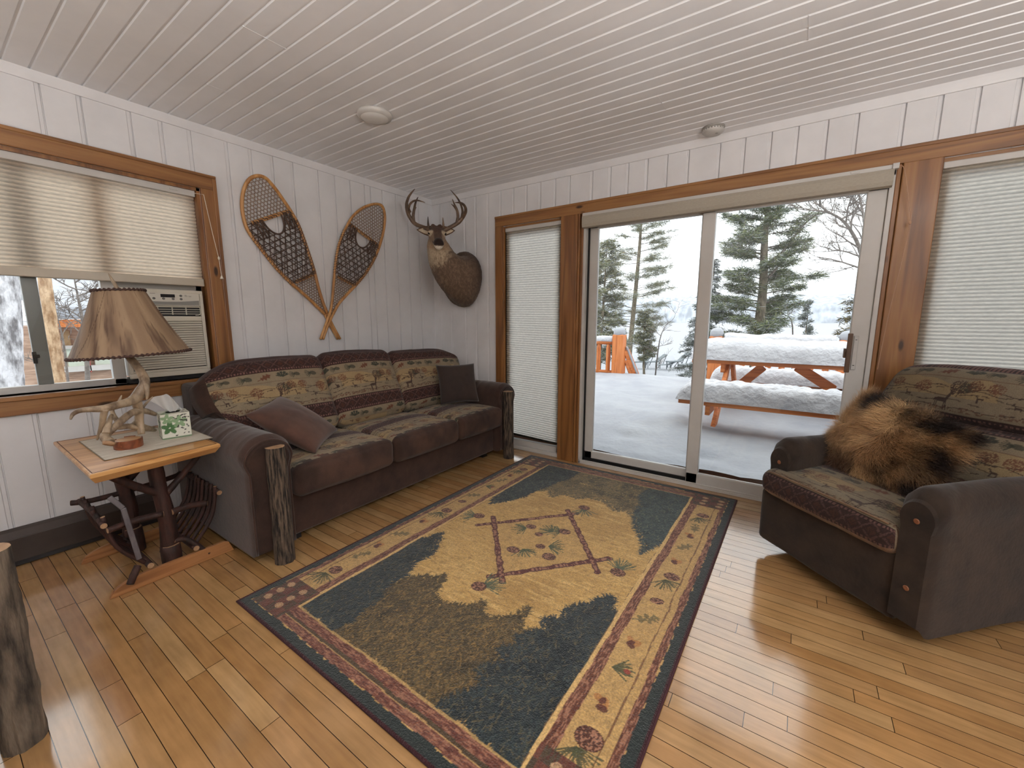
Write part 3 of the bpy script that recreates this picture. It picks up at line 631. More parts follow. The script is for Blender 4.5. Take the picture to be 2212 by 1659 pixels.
def tap(s, t, s0=0):
    """lodge fabric: dark geometric band, leaf band, deer scene, repeated every PER metres"""
    s = np.asarray(s, float)-s0; t = np.asarray(t, float); C = np.tile(TAN, (len(s), 1))
    C = C*(.88+.24*fbm(s, t, 40, 1))[:, None]
    k = np.floor(t/PER); tt = t-k*PER
    a = tt < .105
    D = np.tile(DRK, (len(s), 1))*(.85+.5*vn(s, t, 150, 2))[:, None]
    z = np.abs(((s/.075) % 1)-.5)*2; y = (tt-.0525)/.034
    D = mixc(D, PNK*.75, ((np.abs(np.abs(y)-z) < .16) & (vn(s, t, 300, 4) > .35))*.55)
    D = mixc(D, RUST*.8, ((np.abs(y)+(1-z) < .55) & (vn(s, t, 260, 9) > .3))*.5)
    cr = ((s/.017) % 1) < .55
    D = mixc(D, PNK, ((tt > .086) & (tt < .097) & cr & (vn(s, t, 400, 6) > .25))*.85)
    D = mixc(D, PNK, ((tt > .008) & (tt < .019) & cr & (vn(s, t, 400, 6) > .25))*.85)
    C[a] = D[a]
    C = mixc(C, LINE, ((np.abs(tt-.1035) < .0018) | (tt < .002))*.9)
    C = mixc(C, RUST*.8, (np.abs(tt-.172) < .0012)*.6)
    n = int(np.max(np.abs(s))/.42)+2
    for kk in sorted(set(k.astype(int).tolist())):
        b = kk*PER
        for i in range(-n, n+1):
            o = i*.42+(.13 if kk % 2 else 0)
            C = conem(C, s, t, o-.155, b+.138, .044); C = oak(C, s, t, o-.045, b+.140, .040); C = sprig(C, s, t, o+.065, b+.134, .038); C = conem(C, s, t, o+.150, b+.136, .036, GRN*.9)
    sc = (tt > .174) & (tt < .343)
    y = (tt-.174)/.169
    hil = GOLD*(.9+.2*fbm(s, t, 25, 8))[:, None]; C = np.where((sc & (y < .55) & (vn(s, t, 9, 3) > .35))[:, None], hil, C)
    for q, (c0, am, fr) in enumerate(((.30,.05,31),(.48,.06,22),(.66,.05,27),(.36,.04,41),(.85,.03,36))):
        yc = c0+am*np.sin(s*fr+q*2); C = mixc(C, DRK, (sc & (np.abs(y-yc) < .012) & (vn(s, t, 60, q) > .3))*.8)
    C = mixc(C, RUST*.8, (sc & (y > .80+.1*vn(s, t, 30, 2)) & (y < .95) & (vn(s, t, 190, 12) > .55))*.7)
    for kk in sorted(set(k.astype(int).tolist())):
        b = kk*PER+.174
        for i in range(-n, n+1):
            o = i*.42+(.13 if kk % 2 else 0)
            C = bush(C, s, t, o-.115, b+.055, .035, RUST, 5); C = bush(C, s, t, o+.045, b+.045, .042, DRK*1.4, 6); C = bush(C, s, t, o+.075, b+.04, .030, GRN, 9); C = bush(C, s, t, o+.175, b+.035, .030, RUST, 7); C = bush(C, s, t, o+.10, b+.03, .03, RUST*.8, 17)
            C = deer(C, s, t, o-.015, b+.158, .088, DRK*1.25, 1, True); C = deer(C, s, t, o-.165, b+.118, .036, DRK*1.1, -1); C = deer(C, s, t, o+.13, b+.105, .036, DRK*1.1, -1)
    return C
SU1, SU2 = np.array(lin((50,35,29))), np.array(lin((76,54,44)))
def suedec(x, y, z=0):
    a = np.clip((fbm(x, y, 9, 3)-.3)*2.2, 0, 1)[:, None]; return SU1*(1-a)+SU2*a

def worldpart(o):
    o.location = -o.parent.location; return o
def bark_log(name, p0, p1, r, parent, mat, ridges=1.0, n=40, m=48, seed=1, taper=0.06):
    """bark-covered post: the ridges are in the mesh"""
    p0, p1 = Vector(p0), Vector(p1); d = (p1-p0); L = d.length; d.normalize(); a = d.orthogonal().normalized(); b = d.cross(a)
    th, zz = np.meshgrid(np.linspace(0, 2*PI, n, endpoint=False), np.linspace(0, 1, m+1), indexing='ij')
    th = th.ravel(); zz = zz.ravel(); u = np.cos(th); v = np.sin(th)
    rr = r*(1-taper*zz)*(1+.05*(vn(u*2, zz*L*6, 1, seed)-.5)+ridges*.11*(vn(th*n/6.2832*.42, zz*L*14+u, 1, seed)-.5)+.03*ridges*(vn(u*9+v*7, zz*L*40, 1, seed+3)-.5))
    A, B, D, P = [np.array(q) for q in (a, b, d, p0)]
    V = P+np.outer(zz*L, D)+A*(rr*u)[:, None]+B*(rr*v)[:, None]
    i, j = np.meshgrid(np.arange(n), np.arange(m), indexing='ij'); i = i.ravel(); j = j.ravel(); i2 = (i+1) % n
    F = np.stack([i*(m+1)+j, i2*(m+1)+j, i2*(m+1)+j+1, i*(m+1)+j+1], 1)
    o = npobj(name, V, F, mat, parent)
    for k, c, nrm in ((0, p0, -1), (m, p1, 1)):
        idx = np.arange(n)*(m+1)+k; mb = MB(); pts = [tuple(V[q]) for q in idx]; cc = tuple(np.array(c)+np.array(d)*nrm*.002)
        mb.add(pts+[cc], [(q, (q+1) % n, n) if nrm > 0 else ((q+1) % n, q, n) for q in range(n)])
        e = obj('cut_end', mb, M['cutwood'], o); 
    return o
M['cutwood'] = pm('cut_wood', (146,112,82), (176,142,108), 40, rough=.7, bump=.2)

# ------------------------------------------------------------------ sofa
sofa = thing('sofa', 'long three-seat brown suede sofa with deer-scene tapestry cushions and bark log posts', 'sofa', (.55, -1.2, 0))
mb = MB(); mb.box((.07,-2.28,.045),(.972,-.10,.292)); worldpart(obj('base', mb, M['suede'], sofa, bev=.015, seg=3))
mb = MB(); mb.box((.05,-2.24,.06),(.25,-.12,.84)); worldpart(obj('back_frame', mb, M['suede_d'], sofa, bev=.03, seg=3))
for x, y in ((.14,-2.2),(.14,-.18),(.9,-2.05),(.9,-.33)):
    m1 = MB(); m1.box((x-.03,y-.03,0),(x+.03,y+.03,.05)); worldpart(obj('foot', m1, M['black'], sofa))
def cushion_seat(y0, y1, seed):
    L_ = y1-y0; D_ = .64
    V, F, P0 = roundbox((D_, L_, .175), .045, (190, 190, 36), (.012, .004, .026))
    x = V[:, 0]; V[:, 2] -= .02*np.clip(-x/D_-.1, 0, 1); V[:, 2] += (fbm(V[:, 0], V[:, 1], 6, seed)-.5)*.008
    top = (V[:, 2] > .030)
    sc_ = D_/2-.060+.010*np.sign(np.sin(P0[:, 1]*60))+.014*(vn(P0[:, 1], 0*x, 26, seed)-.5)
    tp = top & (P0[:, 0] < sc_)
    C = suedec(P0[:, 1]*1.3+seed, P0[:, 2]+P0[:, 0]); T_ = tap(P0[:, 1]+seed*.11, D_/2-P0[:, 0]+.068)
    C[tp] = T_[tp]
    V = V+np.array([1.085-D_/2, (y0+y1)/2, .288+.0875])
    return worldpart(npobj('seat_cushion', V, F, M['tapestry'], sofa, col=C))
cushion_seat(-2.098, -1.452, 1); cushion_seat(-1.446, -.822, 2); cushion_seat(-.816, -.252, 3)
def cushion_back(y0, y1, cx, lean, hgt, ext=None, seed=1, zb=.455):
    """ext: side (+1/-1) that swells out over the arm"""
    W_ = y1-y0; T_ = .19
    V, F, P0 = roundbox((T_, W_, hgt), .07, (26, 230, 170), (.035, .004, .012))
    wig = (fbm(P0[:, 1], P0[:, 2], 5, seed)-.5)*.022; V[:, 0] += wig
    V[:, 2] += .012*np.sin(P0[:, 1]/W_*2.2+seed)*(P0[:, 2] > 0)
    # fabric coordinates: measured down the front face from the top edge
    tt = hgt/2-P0[:, 2]; tt = tt-.035+(T_/2-P0[:, 0])*(-.35); tt = np.where(P0[:, 2] > hgt/2-.001, -.03+(-(P0[:, 0]-T_/2))*.3*-1, tt)
    C = tap(P0[:, 1]+seed*.0, np.clip(tt+.02, .0, 9), (0, .03, .10)[seed-1] if seed < 4 else 0)
    back = (P0[:, 0] < -.02); C[back] = suedec(P0[back, 1], P0[back, 2])
    topm = (P0[:, 2] > hgt/2-.03); C[topm] = (DRK*1.25)*(.85+.4*vn(P0[topm, 1], P0[topm, 0], 90, 2))[:, None]
    if ext:
        q = P0[:, 1]*ext/W_*2            # -1..1 towards the arm side
        side = np.clip((P0[:, 1]*ext-(W_/2-.17))/.17, 0, 1)
        # lower outer part rides up over the arm, upper corner is well rounded
        lift = side*np.clip(.69-zb-(V[:, 2]+hgt/2), 0, 1); V[:, 2] += np.where(side > .15, lift*1.0, 0)
        cut = np.clip((V[:, 2]-(hgt/2-.15))/.15, 0, 1); sd = np.clip((V[:, 1]*ext-(W_/2-.30))/.30, 0, 1)
        V[:, 2] -= .115*sd**2.2*cut; low = np.clip((.86-zb-.04-(V[:, 2]+hgt/2))/.18, 0, 1); V[:, 1] -= ext*side*.060*low**2; V[:, 0] += side*.03*(1-low)*0
        m_ = np.abs(P0[:, 1]*ext) > W_/2-.045; m_ &= (P0[:, 1]*ext > 0); C[m_] = suedec(P0[m_, 1], P0[m_, 2])*1.05
    R_ = Matrix.Rotation(-lean, 3, 'Y'); Rn = np.array(R_)
    V[:, 2] += hgt/2
    V = V @ Rn.T + np.array([cx, (y0+y1)/2, zb])
    return worldpart(npobj('back_cushion', V, F, M['tapestry'], sofa, col=C))
cushion_back(-2.27, -1.475, .49, .42, .54, -1, 1); cushion_back(-1.495, -.865, .49, .42, .55, None, 2); cushion_back(-.875, -.055, .49, .42, .525, 1, 3)
def arm(yc, outer):
    n, m = 44, 40; V = []
    xs = np.linspace(.10, 1.055, m+1); prof = []
    wd = .108
    for k in range(n):
        t = k/(n-1)
        # outline: up the outer side, over the roll, down the inner side
        if t < .3: p = (-wd*.93, .05+(.53-.05)*t/.3)
        elif t < .7:
            a = PI*(1-(t-.3)/.4); p = (wd*1.12*math.cos(a), .555+.108*math.sin(a))
        else: p = (wd*.93, .53-(.53-.05)*(t-.7)/.3)
        prof.append((p[0]*outer*-1 if False else p[0], p[1]))
    for x in xs:
        f = (x-.10)/.955; e = math.sqrt(max(0, 1-max(0, (f-.965)/.035)**2))
        for k, (py, pz) in enumerate(prof):
            wr = 0
            if .25 < k/(n-1) < .75: wr = -.013*max(0, math.sin((x-.02*math.cos(k*.3))*78+math.sin(k*.31)*1.3))**4*(1 if x < .78 else .35)
            q = .93+.07*e
            V.append((x, yc+py*q*(1+wr*2), (pz-.3)*q+.3+wr))
    V = np.array(V); F = grid(m, n-1)
    mbv = V; o = npobj('arm', mbv, F if outer > 0 else F, M['suede'], sofa)
    worldpart(o)
    # front facing with a piped edge
    mb = MB(); pts = [(1.055, yc+p[0]*.93, (p[1]-.3)*.93+.3) for p in prof]; inn = [(1.066, yc+p[0]*.80, (p[1]-.3)*.90+.295) for p in prof]
    k = len(pts); mb.add(pts+inn, [(i, i+1, k+i+1, k+i) for i in range(k-1)]+[tuple(range(k, 2*k))])
    worldpart(obj('arm_front', mb, M['suede_d'], sofa, smooth=False))
    mb = MB(); mb.tube([(1.058, y, z) for _, y, z in pts], .006, 6, cap=True); worldpart(obj('piping', mb, M['suede'], sofa, smooth=True))
arm(-2.212, 1); arm(-.165, -1)
for i, (x, y, zt) in enumerate(((1.092, -2.195, .604), (1.118, -.226, .602))):
    q = bark_log('log_post', (x, y, 0), (x-.008, y+.004, zt), .046, sofa, M['bark'], 1.3, 56, 90, seed=4+i*3); worldpart(q)

# loose suede pillows
def throw(name, label, c, w_, h_, t_, R_, mat):
    V, F = pillow(w_, h_, t_); o = npobj(name, V, F, mat); o.location = c; o.rotation_mode = 'QUATERNION'; o.rotation_quaternion = R_; tag(o, label, 'cushion'); return o
def basis(xa, za):
    xa = Vector(xa).normalized(); za = Vector(za); za = (za-xa*za.dot(xa)).normalized(); ya = za.cross(xa); return Matrix((xa, ya, za)).transposed().to_quaternion()
throw('throw_pillow', 'square dark brown suede pillow upright at the far end of the sofa', (.745, -.47, .672), .35, .35, .14, basis((.50,.86,.0), (.80,-.48,.34)), pm('pillow_dark', (38,26,22), (50,35,28), 9, rough=.85, bump=.1, sheen=.2))
throw('throw_pillow', 'reddish brown suede pillow slumped against the sofa arm beside the end table', (.735, -1.90, .612), .42, .40, .15, basis((.55,.50,-.50), (.42,.28,.75)), pm('pillow_red', (66,41,31), (88,57,43), 8, rough=.85, bump=.1, sheen=.25))

# bark post of a matching armchair, cut by the left edge of the frame
p = on(-30, 1192, 2, .6)
ch = thing('armchair', 'rustic armchair of which only the near bark log post shows', 'armchair', (p.x, p.y, 0))
bark_log('log_post', (0,0,0), (0,0,.602), .046, ch, pm('bark_grey', (44,38,32), (128,114,98), 24, (1,1,.2), rough=.95, bump=1.0, bscale=30, lo=.36, hi=.74, bdist=.02), 1.4, 60, 110, seed=9)
mb = MB(); mb.box((-.10,-.90,.05),(.10,-.05,.62)); obj('arm', mb, M['suede'], ch, bev=.06, seg=4)
mb = MB(); mb.box((-.75,-.88,.05),(-.11,-.10,.30)); obj('base', mb, M['suede'], ch, bev=.02)
# ------------------------------------------------------------------ recliner (local x across, y to the back)
rc = thing('recliner', 'brown suede recliner with deer-scene tapestry seat and back, turned towards the room', 'armchair', (3.36, -.923, 0), math.atan2(-.684, .73))
def rb(name, size, r, n, c, puff=(0,0,0), mat='suede_r', fn=None, wob=.006, rx=0, seed=1, par=None):
    V, F, P0 = roundbox(size, r, n, puff); V = V+((fbm(P0[:, 0]+P0[:, 1], P0[:, 2]+P0[:, 1]*.5, 6, seed)-.5)*wob)[:, None]*np.array([.4,.6,.8])
    col = fn(P0, V) if fn else None
    if rx: V = V @ np.array(Matrix.Rotation(rx, 3, 'X')).T
    return npobj(name, V+np.array(c), F, M[mat] if mat in M else mat, par or rc, col=col)
rb('base', (.66,.74,.28), .03, (20,20,10), (0,.44,.20))
rb('front_panel', (.665,.06,.285), .022, (24,6,12), (-.0475,.018,.205), (0,.010,0))
mb = MB(); mb.lathe([(.30,0),(.30,.02),(.26,.03),(.10,.06)], 40, (0,.45,0)); obj('swivel_base', mb, M['black'], rc, smooth=True)
def tapseat(P0, V):
    C = tap(P0[:, 0]-.02, 2*PER-.305-P0[:, 1]+(.0675-P0[:, 2])*(P0[:, 1] < -.300)*.9, 0)*.62
    low = P0[:, 2] < -.035; C[low] = np.array(lin((120,96,76)))*(.8+.4*vn(P0[low, 0], P0[low, 1], 90, 1))[:, None]; return C
rb('seat_cushion', (.655,.62,.135), .055, (180,170,36), (-.045,.262,.405), (.0,.012,.028), 'tapestry', tapseat, .010, rx=.05)
# piped seam round the seat
mb = MB(); mb.tube([(-.318,-.030,.452),(-.29,-.038,.456),(-.2,-.046,.460),(-.045,-.050,.463),(.12,-.046,.460),(.22,-.040,.456),(.240,-.030,.450)], .0042, 6, smooth=4); obj('piping', mb, pm('seat_piping', (104,80,60), (120,94,70), 9, rough=.8), rc, smooth=True)
def arm_r(xc, w_, y0, full, seed):
    n, m = 40, 40; V = []
    for j in range(m+1):
        f = j/m; y = y0+.74*f; e = math.sqrt(max(0, 1-max(0, (.06-f)/.06)**2)); drop = -.03*max(0, f-.55)
        for k in range(n):
            t = k/(n-1)
            if t < .28: px_, pz = -w_/2*.96, .06+(.54-.06)*t/.28
            elif t < .72:
                a = PI*(1-(t-.28)/.44); px_, pz = w_/2*1.10*math.cos(a), .545+.082*math.sin(a)
            else: px_, pz = w_/2*.96, .54-(.54-.06)*(t-.72)/.28
            q = .86+.14*e; cr = -.006*max(0, math.sin(f*26+k*.45))**3*(f < .22)*(.3 < t < .75)
            V.append((xc+px_*q, y, (pz-.3)*q+.3+drop+cr))
    o = npobj('arm', np.array(V), grid(m, n-1)[:, ::-1], M['suede_r'], rc)
    mb = MB(); pts = []
    for k in range(n):
        t = k/(n-1)
        if t < .28: px_, pz = -w_/2*.96, .06+(.54-.06)*t/.28
        elif t < .72:
            a = PI*(1-(t-.28)/.44); px_, pz = w_/2*1.10*math.cos(a), .545+.082*math.sin(a)
        else: px_, pz = w_/2*.96, .54-(.54-.06)*(t-.72)/.28
        pts.append((px_, pz))
    a_ = [(xc+x*.86, y0, (z-.3)*.86+.3) for x, z in pts]; b_ = [(xc+x*.80, y0-.012, (z-.3)*.83+.3) for x, z in pts]; k = n
    mb.add(a_+b_, [(i+1, i, k+i, k+i+1) for i in range(k-1)]+[tuple(range(2*k-1, k-1, -1))]); f_ = obj('arm_front', mb, M['suede_r'], rc)
    for z in (.50, .235):
        mb = MB(); mb.lathe([(.011,-.004),(.012,0),(.008,.005),(.003,.003)], 16); mb.xf(Matrix.Translation((xc+.0, y0-.010, z)) @ Matrix.Rotation(PI/2, 4, 'X')); obj('button', mb, pm('copper_button', (120,74,48), (140,90,60), 20, rough=.5), f_, smooth=True)
    return o
arm_r(-.315, .125, .030, 0, 1); arm_r(.322, .125, -.012, 1, 2)
# back: an upper and a lower pillow on a shell
def tapback(off, k=.60):
    def f(P0, V):
        C = tap(P0[:, 0]+.05, off-P0[:, 2], 0)*k; b_ = P0[:, 1] > .03; C[b_] = suedec(P0[b_, 0], P0[b_, 2])*.6
        e = np.abs(P0[:, 0]) > .355; C[e] = suedec(P0[e, 0], P0[e, 2])*.75; return C
    return f
def shoulder(o, w_, top):
    me = o.data; co = np.empty(len(me.vertices)*3, dtype=np.float32); me.vertices.foreach_get('co', co); co = co.reshape(-1, 3)
    z = co[:, 2]; f = np.clip((z-.74)/.27, 0, 1); co[:, 0] *= 1-.15*f**1.6; co[:, 2] -= .05*(np.abs(co[:, 0])/w_)**3*np.clip((z-.80)/.2, 0, 1)
    me.vertices.foreach_set('co', co.ravel()); me.update()
o = rb('upper_back', (.77,.19,.30), .075, (220,26,90), (0,.765,.850), (0,.035,.01), 'tapestry', tapback(.245), .012, rx=-.33); shoulder(o, .40, 1)
o = rb('lower_back', (.62,.20,.33), .07, (190,26,100), (0,.670,.585), (0,.045,.01), 'tapestry', tapback(.58), .012, rx=-.28)
o = rb('back_shell', (.70,.10,.80), .05, (20,6,24), (0,.82,.56), (0,.01,0), 'suede_r', None, .006, rx=-.26); shoulder(o, .40, 1)

# ------------------------------------------------------------------ fur pillow: a cushion body with a coat of modelled hairs
fp = thing('fur_pillow', 'shaggy tan and dark brown fur pillow propped on the recliner', 'cushion', (0,0,0))
V, F = pillow(.50, .40, .17, 36, .02)
u = Matrix.Rotation(math.atan2(-.684, .73), 4, 'Z')
Mp = Matrix.Translation((3.36, -.923, 0)) @ u @ Matrix.Translation((-.055, .345, .640)) @ Matrix.Rotation(math.radians(62), 4, 'X') @ Matrix.Rotation(math.radians(-12), 4, 'Z')
fp.matrix_world = Mp; fp.location = Mp.to_translation(); fp.rotation_euler = Mp.to_euler()
def furcol(x, y):
    a = fbm(x, y, 7, 21); b = fbm(x, y, 16, 5); C = np.tile(np.array(lin((150,112,74))), (len(x), 1))
    C = mixc(C, lin((200,164,118)), (b-.45)*3); C = mixc(C, lin((36,25,21)), (a-.46)*6+np.clip((x-.11)*9, 0, 1)+np.clip((np.abs(x+.13) < .03)*(y > -.05)*.9, 0, 1))
    C = mixc(C, lin((58,38,32)), np.clip((-.04-y)*7, 0, .8)*(x < -.02)); C = mixc(C, lin((186,158,122)), np.clip((-.20-x)*16, 0, .8)); return C
npobj('body', V, F, colmat('fur_skin', .95, .1), fp, col=furcol(V[:, 0], V[:, 1])*.5)
nh = 60000; fi = nr.randint(0, len(F), nh); ww = nr.dirichlet((1,1,1), nh); Tq = V[F[fi]]
P_ = Tq[:, 0]*ww[:, :1]+Tq[:, 1]*ww[:, 1:2]+Tq[:, 2]*ww[:, 2:3]
nn = np.cross(Tq[:, 1]-Tq[:, 0], Tq[:, 2]-Tq[:, 0]); nn /= np.maximum(np.linalg.norm(nn, axis=1, keepdims=True), 1e-9)
keep = ~((nn[:, 2] < -.3) & (nr.rand(nh) > .12)); P_ = P_[keep]; nn = nn[keep]; nh = len(P_)
ang = 6.28*fbm(P_[:, 0], P_[:, 1], 4.5, 31)+2.4; flow = np.stack([np.cos(ang)+P_[:, 0]*5, np.sin(ang)*.7+P_[:, 1]*4, 0*ang], 1)
flow /= np.linalg.norm(flow, axis=1, keepdims=True)
Lh = (.024+.030*nr.rand(nh))[:, None]; rd = nr.randn(nh, 3)*.30
d1 = nn*.75+flow*.75+rd; d1 /= np.linalg.norm(d1, axis=1, keepdims=True); d2 = nn*.20+flow*1.1+rd*1.2; d2 /= np.linalg.norm(d2, axis=1, keepdims=True)
sd = np.cross(d1, nr.randn(nh, 3)); sd /= np.linalg.norm(sd, axis=1, keepdims=True); wv = sd*.0006
a0, a1 = P_-wv, P_+wv; m0 = P_+d1*Lh*.5; b0, b1 = m0-wv*.8, m0+wv*.8; tip = m0+d2*Lh*.65
HV = np.stack([a0, a1, b1, b0, tip-wv*.15, tip+wv*.15], 1).reshape(-1, 3); i6 = np.arange(nh)[:, None]*6
HF = np.concatenate([i6+np.array([0,1,2,3]), i6+np.array([3,2,5,4])])
hc = furcol(P_[:, 0], P_[:, 1])*(.6+.8*nr.rand(nh))[:, None]; HC = np.repeat(hc, 6, axis=0); HC[2::6] *= 1.1; HC[4::6] *= 1.25; HC[5::6] *= 1.25
m, nt, out = newmat('hair'); b = N(nt, 'ShaderNodeBsdfPrincipled'); b.inputs['Roughness'].default_value = .55; a_ = N(nt, 'ShaderNodeAttribute', _attribute_name='Col'); nt.links.new(a_.outputs['Color'], b.inputs['Base Color']); nt.links.new(b.outputs[0], out.inputs['Surface']); M['hair'] = m
f_ = npobj('fur', HV, HF, m, fp, col=HC, smooth=False); f_['kind'] = 'stuff'
# ------------------------------------------------------------------ area rug; the woven picture is carried point by point on the pile
RU0, RV0, RW, RL = 1.245, -2.480, 1.66, 2.405
def inpoly(x, y, P):
    r = np.zeros(len(x), bool); n = len(P)
    for i in range(n):
        x0, y0 = P[i]; x1, y1 = P[(i+1) % n]
        if y0 == y1: continue
        c = ((y0 > y) != (y1 > y)) & (x < (x1-x0)*(y-y0)/(y1-y0)+x0); r ^= c
    return r
nu, nv = 474, 688
uu, vv = np.meshgrid(np.linspace(0, RW, nu+1), np.linspace(0, RL, nv+1), indexing='ij'); u = uu.ravel(); v = vv.ravel()
c_ = lambda *q: np.array(lin(q))
jx = (fbm(u, v, 34, 1, 3)-.5)*.045+(vn(u, v, 120, 4)-.5)*.016; jy = (fbm(u, v, 34, 7, 3)-.5)*.045+(vn(u, v, 120, 9)-.5)*.016
U = u+jx; Vv = v+jy; wu = u+(fbm(v, u*2, 9, 3)-.5)*.012; wv_ = v+(fbm(u, v*2, 9, 5)-.5)*.012
C = np.tile(c_(194,156,92), (len(u), 1)); C = mixc(C, c_(168,130,72), (fbm(u, v, 5, 2)-.4)*1.8); C = mixc(C, c_(212,176,112), (fbm(u*.5, v*2.5, 22, 12)-.5)*3); C = mixc(C, c_(150,116,64), (vn(u*.6+v*.1, v*2.2, 75, 3)-.62)*2.2)
teal, olive, gold = c_(34,46,50), c_(70,60,38), c_(166,130,76)
nearl = [(.317,.93),(.30,.85),(.262,.82),(.25,.73),(.245,.60),(.235,.12),(.50,.12),(.515,.222),(.486,.288),(.511,.341),(.463,.404),(.447,.497),(.469,.535),(.418,.641),(.44,.733),(.405,.80)]
nearm = [(.44,.12),(.470,.288),(.498,.351),(.455,.485),(.475,.52),(.545,.60),(.585,.585),(.612,.655),(.645,.60),(.665,.53),(.724,.497),(.807,.526),(.85,.538),(.885,.61),(.92,.55),(.951,.54),(1.015,.566),(1.073,.69),(1.085,.60),(1.122,.561),(1.17,.60),(1.16,.3),(1.15,.12)]
nearr = [(1.330,.965),(1.285,.905),(1.279,.86),(1.235,.83),(1.20,.75),(1.221,.716),(1.16,.675),(1.181,.605),(1.115,.53),(1.156,.498),(1.10,.432),(1.165,.404),(1.09,.325),(1.16,.285),(1.12,.23),(1.06,.12),(1.42,.12),(1.42,.80),(1.385,.87)]
farl = [(.318,1.40),(.27,1.50),(.25,1.65),(.24,1.84),(.235,2.0),(.24,2.29),(.55,2.29),(.546,2.088),(.498,1.974),(.486,1.868),(.449,1.75),(.437,1.603),(.37,1.48)]
farm = [(.50,2.29),(.50,1.96),(.452,1.76),(.50,1.79),(.524,1.82),(.593,1.727),(.657,1.815),(.754,1.80),(.82,1.867),(.947,1.856),(1.025,1.774),(1.105,1.815),(1.16,1.75),(1.2,2.29)]
farr = [(1.332,1.37),(1.315,1.47),(1.27,1.544),(1.235,1.60),(1.188,1.683),(1.15,1.827),(1.147,1.958),(1.093,2.097),(1.12,2.29),(1.42,2.29),(1.42,1.65),(1.38,1.53)]
def tree(P, base, alt, amt, seed):
    global C
    jag = (np.abs(vn(u*1.6+v, v*.8-u*.5, 85, seed)-.5)-.25)*.055+(vn(u, v, 230, seed)-.5)*.012; m = inpoly(U+jag*.8, Vv+jag*1.6, P); t = np.tile(base, (len(u), 1))
    rg = 1-np.abs(vn(u*1.2+v*.9, v-u*.6, 60, seed)-.5)*2; rg2 = 1-np.abs(vn(u*1.1-v*.9, v*.9+u*.5, 95, seed+2)-.5)*2
    t = mixc(t, alt, np.clip(rg-.62, 0, 1)*amt*.5*(fbm(u, v, 10, seed)+.1)); t = mixc(t, alt, np.clip(rg2-.70, 0, 1)*amt*.55*(fbm(u, v, 14, seed+7)+.1)); t = mixc(t, base*.45, (fbm(u, v, 12, seed+3)-.5)*4); C[m] = t[m]
    return m
SX, SY = RW/nu, RL/nv
def stroke(x0, y0, x1, y1, w_, col, al=.9):
    """one tapered yarn stroke, touching only the points near it"""
    i0 = max(0, int((min(x0, x1)-w_)/SX)); i1 = min(nu, int((max(x0, x1)+w_)/SX)+1); j0 = max(0, int((min(y0, y1)-w_)/SY)); j1 = min(nv, int((max(y0, y1)+w_)/SY)+1)
    if i1 <= i0 or j1 <= j0: return
    X = uu[i0:i1+1, j0:j1+1]; Y = vv[i0:i1+1, j0:j1+1]; dx, dy = x1-x0, y1-y0; L2 = dx*dx+dy*dy+1e-9; k = np.clip(((X-x0)*dx+(Y-y0)*dy)/L2, 0, 1)
    m = (np.hypot(X-x0-k*dx, Y-y0-k*dy) < w_*(1-.75*k)); q = C2[i0:i1+1, j0:j1+1]; q[m] = q[m]*(1-al)+col*al
def spiky(P, base, lights, up, n_in, seed):
    """conifer crown: boughs jutting out of the outline, paler twigs inside"""
    rr = random.Random(seed); PT = [Vector((x, y)) for x, y in P]; xs_ = [p.x for p in PT]; ys_ = [p.y for p in PT]; k = len(PT)
    for i in range(k):
        p, q = PT[i], PT[(i+1) % k]; d = q-p
        if d.length < .006: continue
        nrm = Vector((d.y, -d.x)).normalized()
        mid_ = (p+q)/2+nrm*.01
        if inpoly(np.array([mid_.x]), np.array([mid_.y]), P)[0]: nrm = -nrm
        for j in range(int(d.length/.0045)):
            s0 = p+d*rr.random()-nrm*.006; dr = (nrm*.75+Vector((rr.uniform(-.5,.5), up*rr.uniform(.1,1.0)))).normalized(); ln = rr.uniform(.010,.036)
            if .20 < s0.x < 1.45 and .13 < s0.y < 2.28: stroke(s0.x, s0.y, s0.x+dr.x*ln, s0.y+dr.y*ln, rr.uniform(.003,.006), base*rr.uniform(.7,1.3))
    for j in range(n_in):
        x, y = rr.uniform(min(xs_), max(xs_)), rr.uniform(min(ys_), max(ys_))
        if not inpoly(np.array([x]), np.array([y]), P)[0]: continue
        an = rr.uniform(-1.1, 1.1)+(PI/2 if up > 0 else -PI/2); ln = rr.uniform(.010,.035); c = lights[rr.randrange(len(lights))]*rr.uniform(.6,1.1) if rr.random() < .55 else base*rr.uniform(.35,.8)
        stroke(x, y, x+ln*math.cos(an), y+ln*math.sin(an), rr.uniform(.0016,.0032), c, .75)
o2 = [c_(120,98,58), c_(150,118,66), c_(96,84,54)]; t2 = [c_(62,74,72), c_(84,82,62), c_(50,62,66), c_(104,92,64)]; o3 = [c_(140,122,80), c_(170,142,88), c_(120,110,84)]; t3 = [c_(84,98,92), c_(104,108,84), c_(70,86,88)]
tree(nearm, olive, gold, 2.6, 3); tree(farm, c_(104,92,64), gold, 2.6, 5); C2 = C.reshape(nu+1, nv+1, 3).copy(); spiky(nearm, olive, o2, 1, 4200, 1); spiky(farm, c_(104,92,64), o3, -1, 3200, 2); C = C2.reshape(-1, 3)
tree(nearl, teal, c_(84,78,56), 1.6, 6); tree(nearr, teal, c_(84,78,56), 1.6, 8); tree(farl, teal, c_(76,84,72), 1.8, 9); tree(farr, c_(44,60,62), c_(96,104,80), 1.8, 11); C2 = C.reshape(nu+1, nv+1, 3).copy()
spiky(nearl, teal, t2, 1, 2400, 3); spiky(nearr, teal, t2, 1, 2800, 4); spiky(farl, teal, t3, -1, 2000, 5); spiky(farr, c_(44,60,62), t3, -1, 2200, 6); C = C2.reshape(-1, 3)
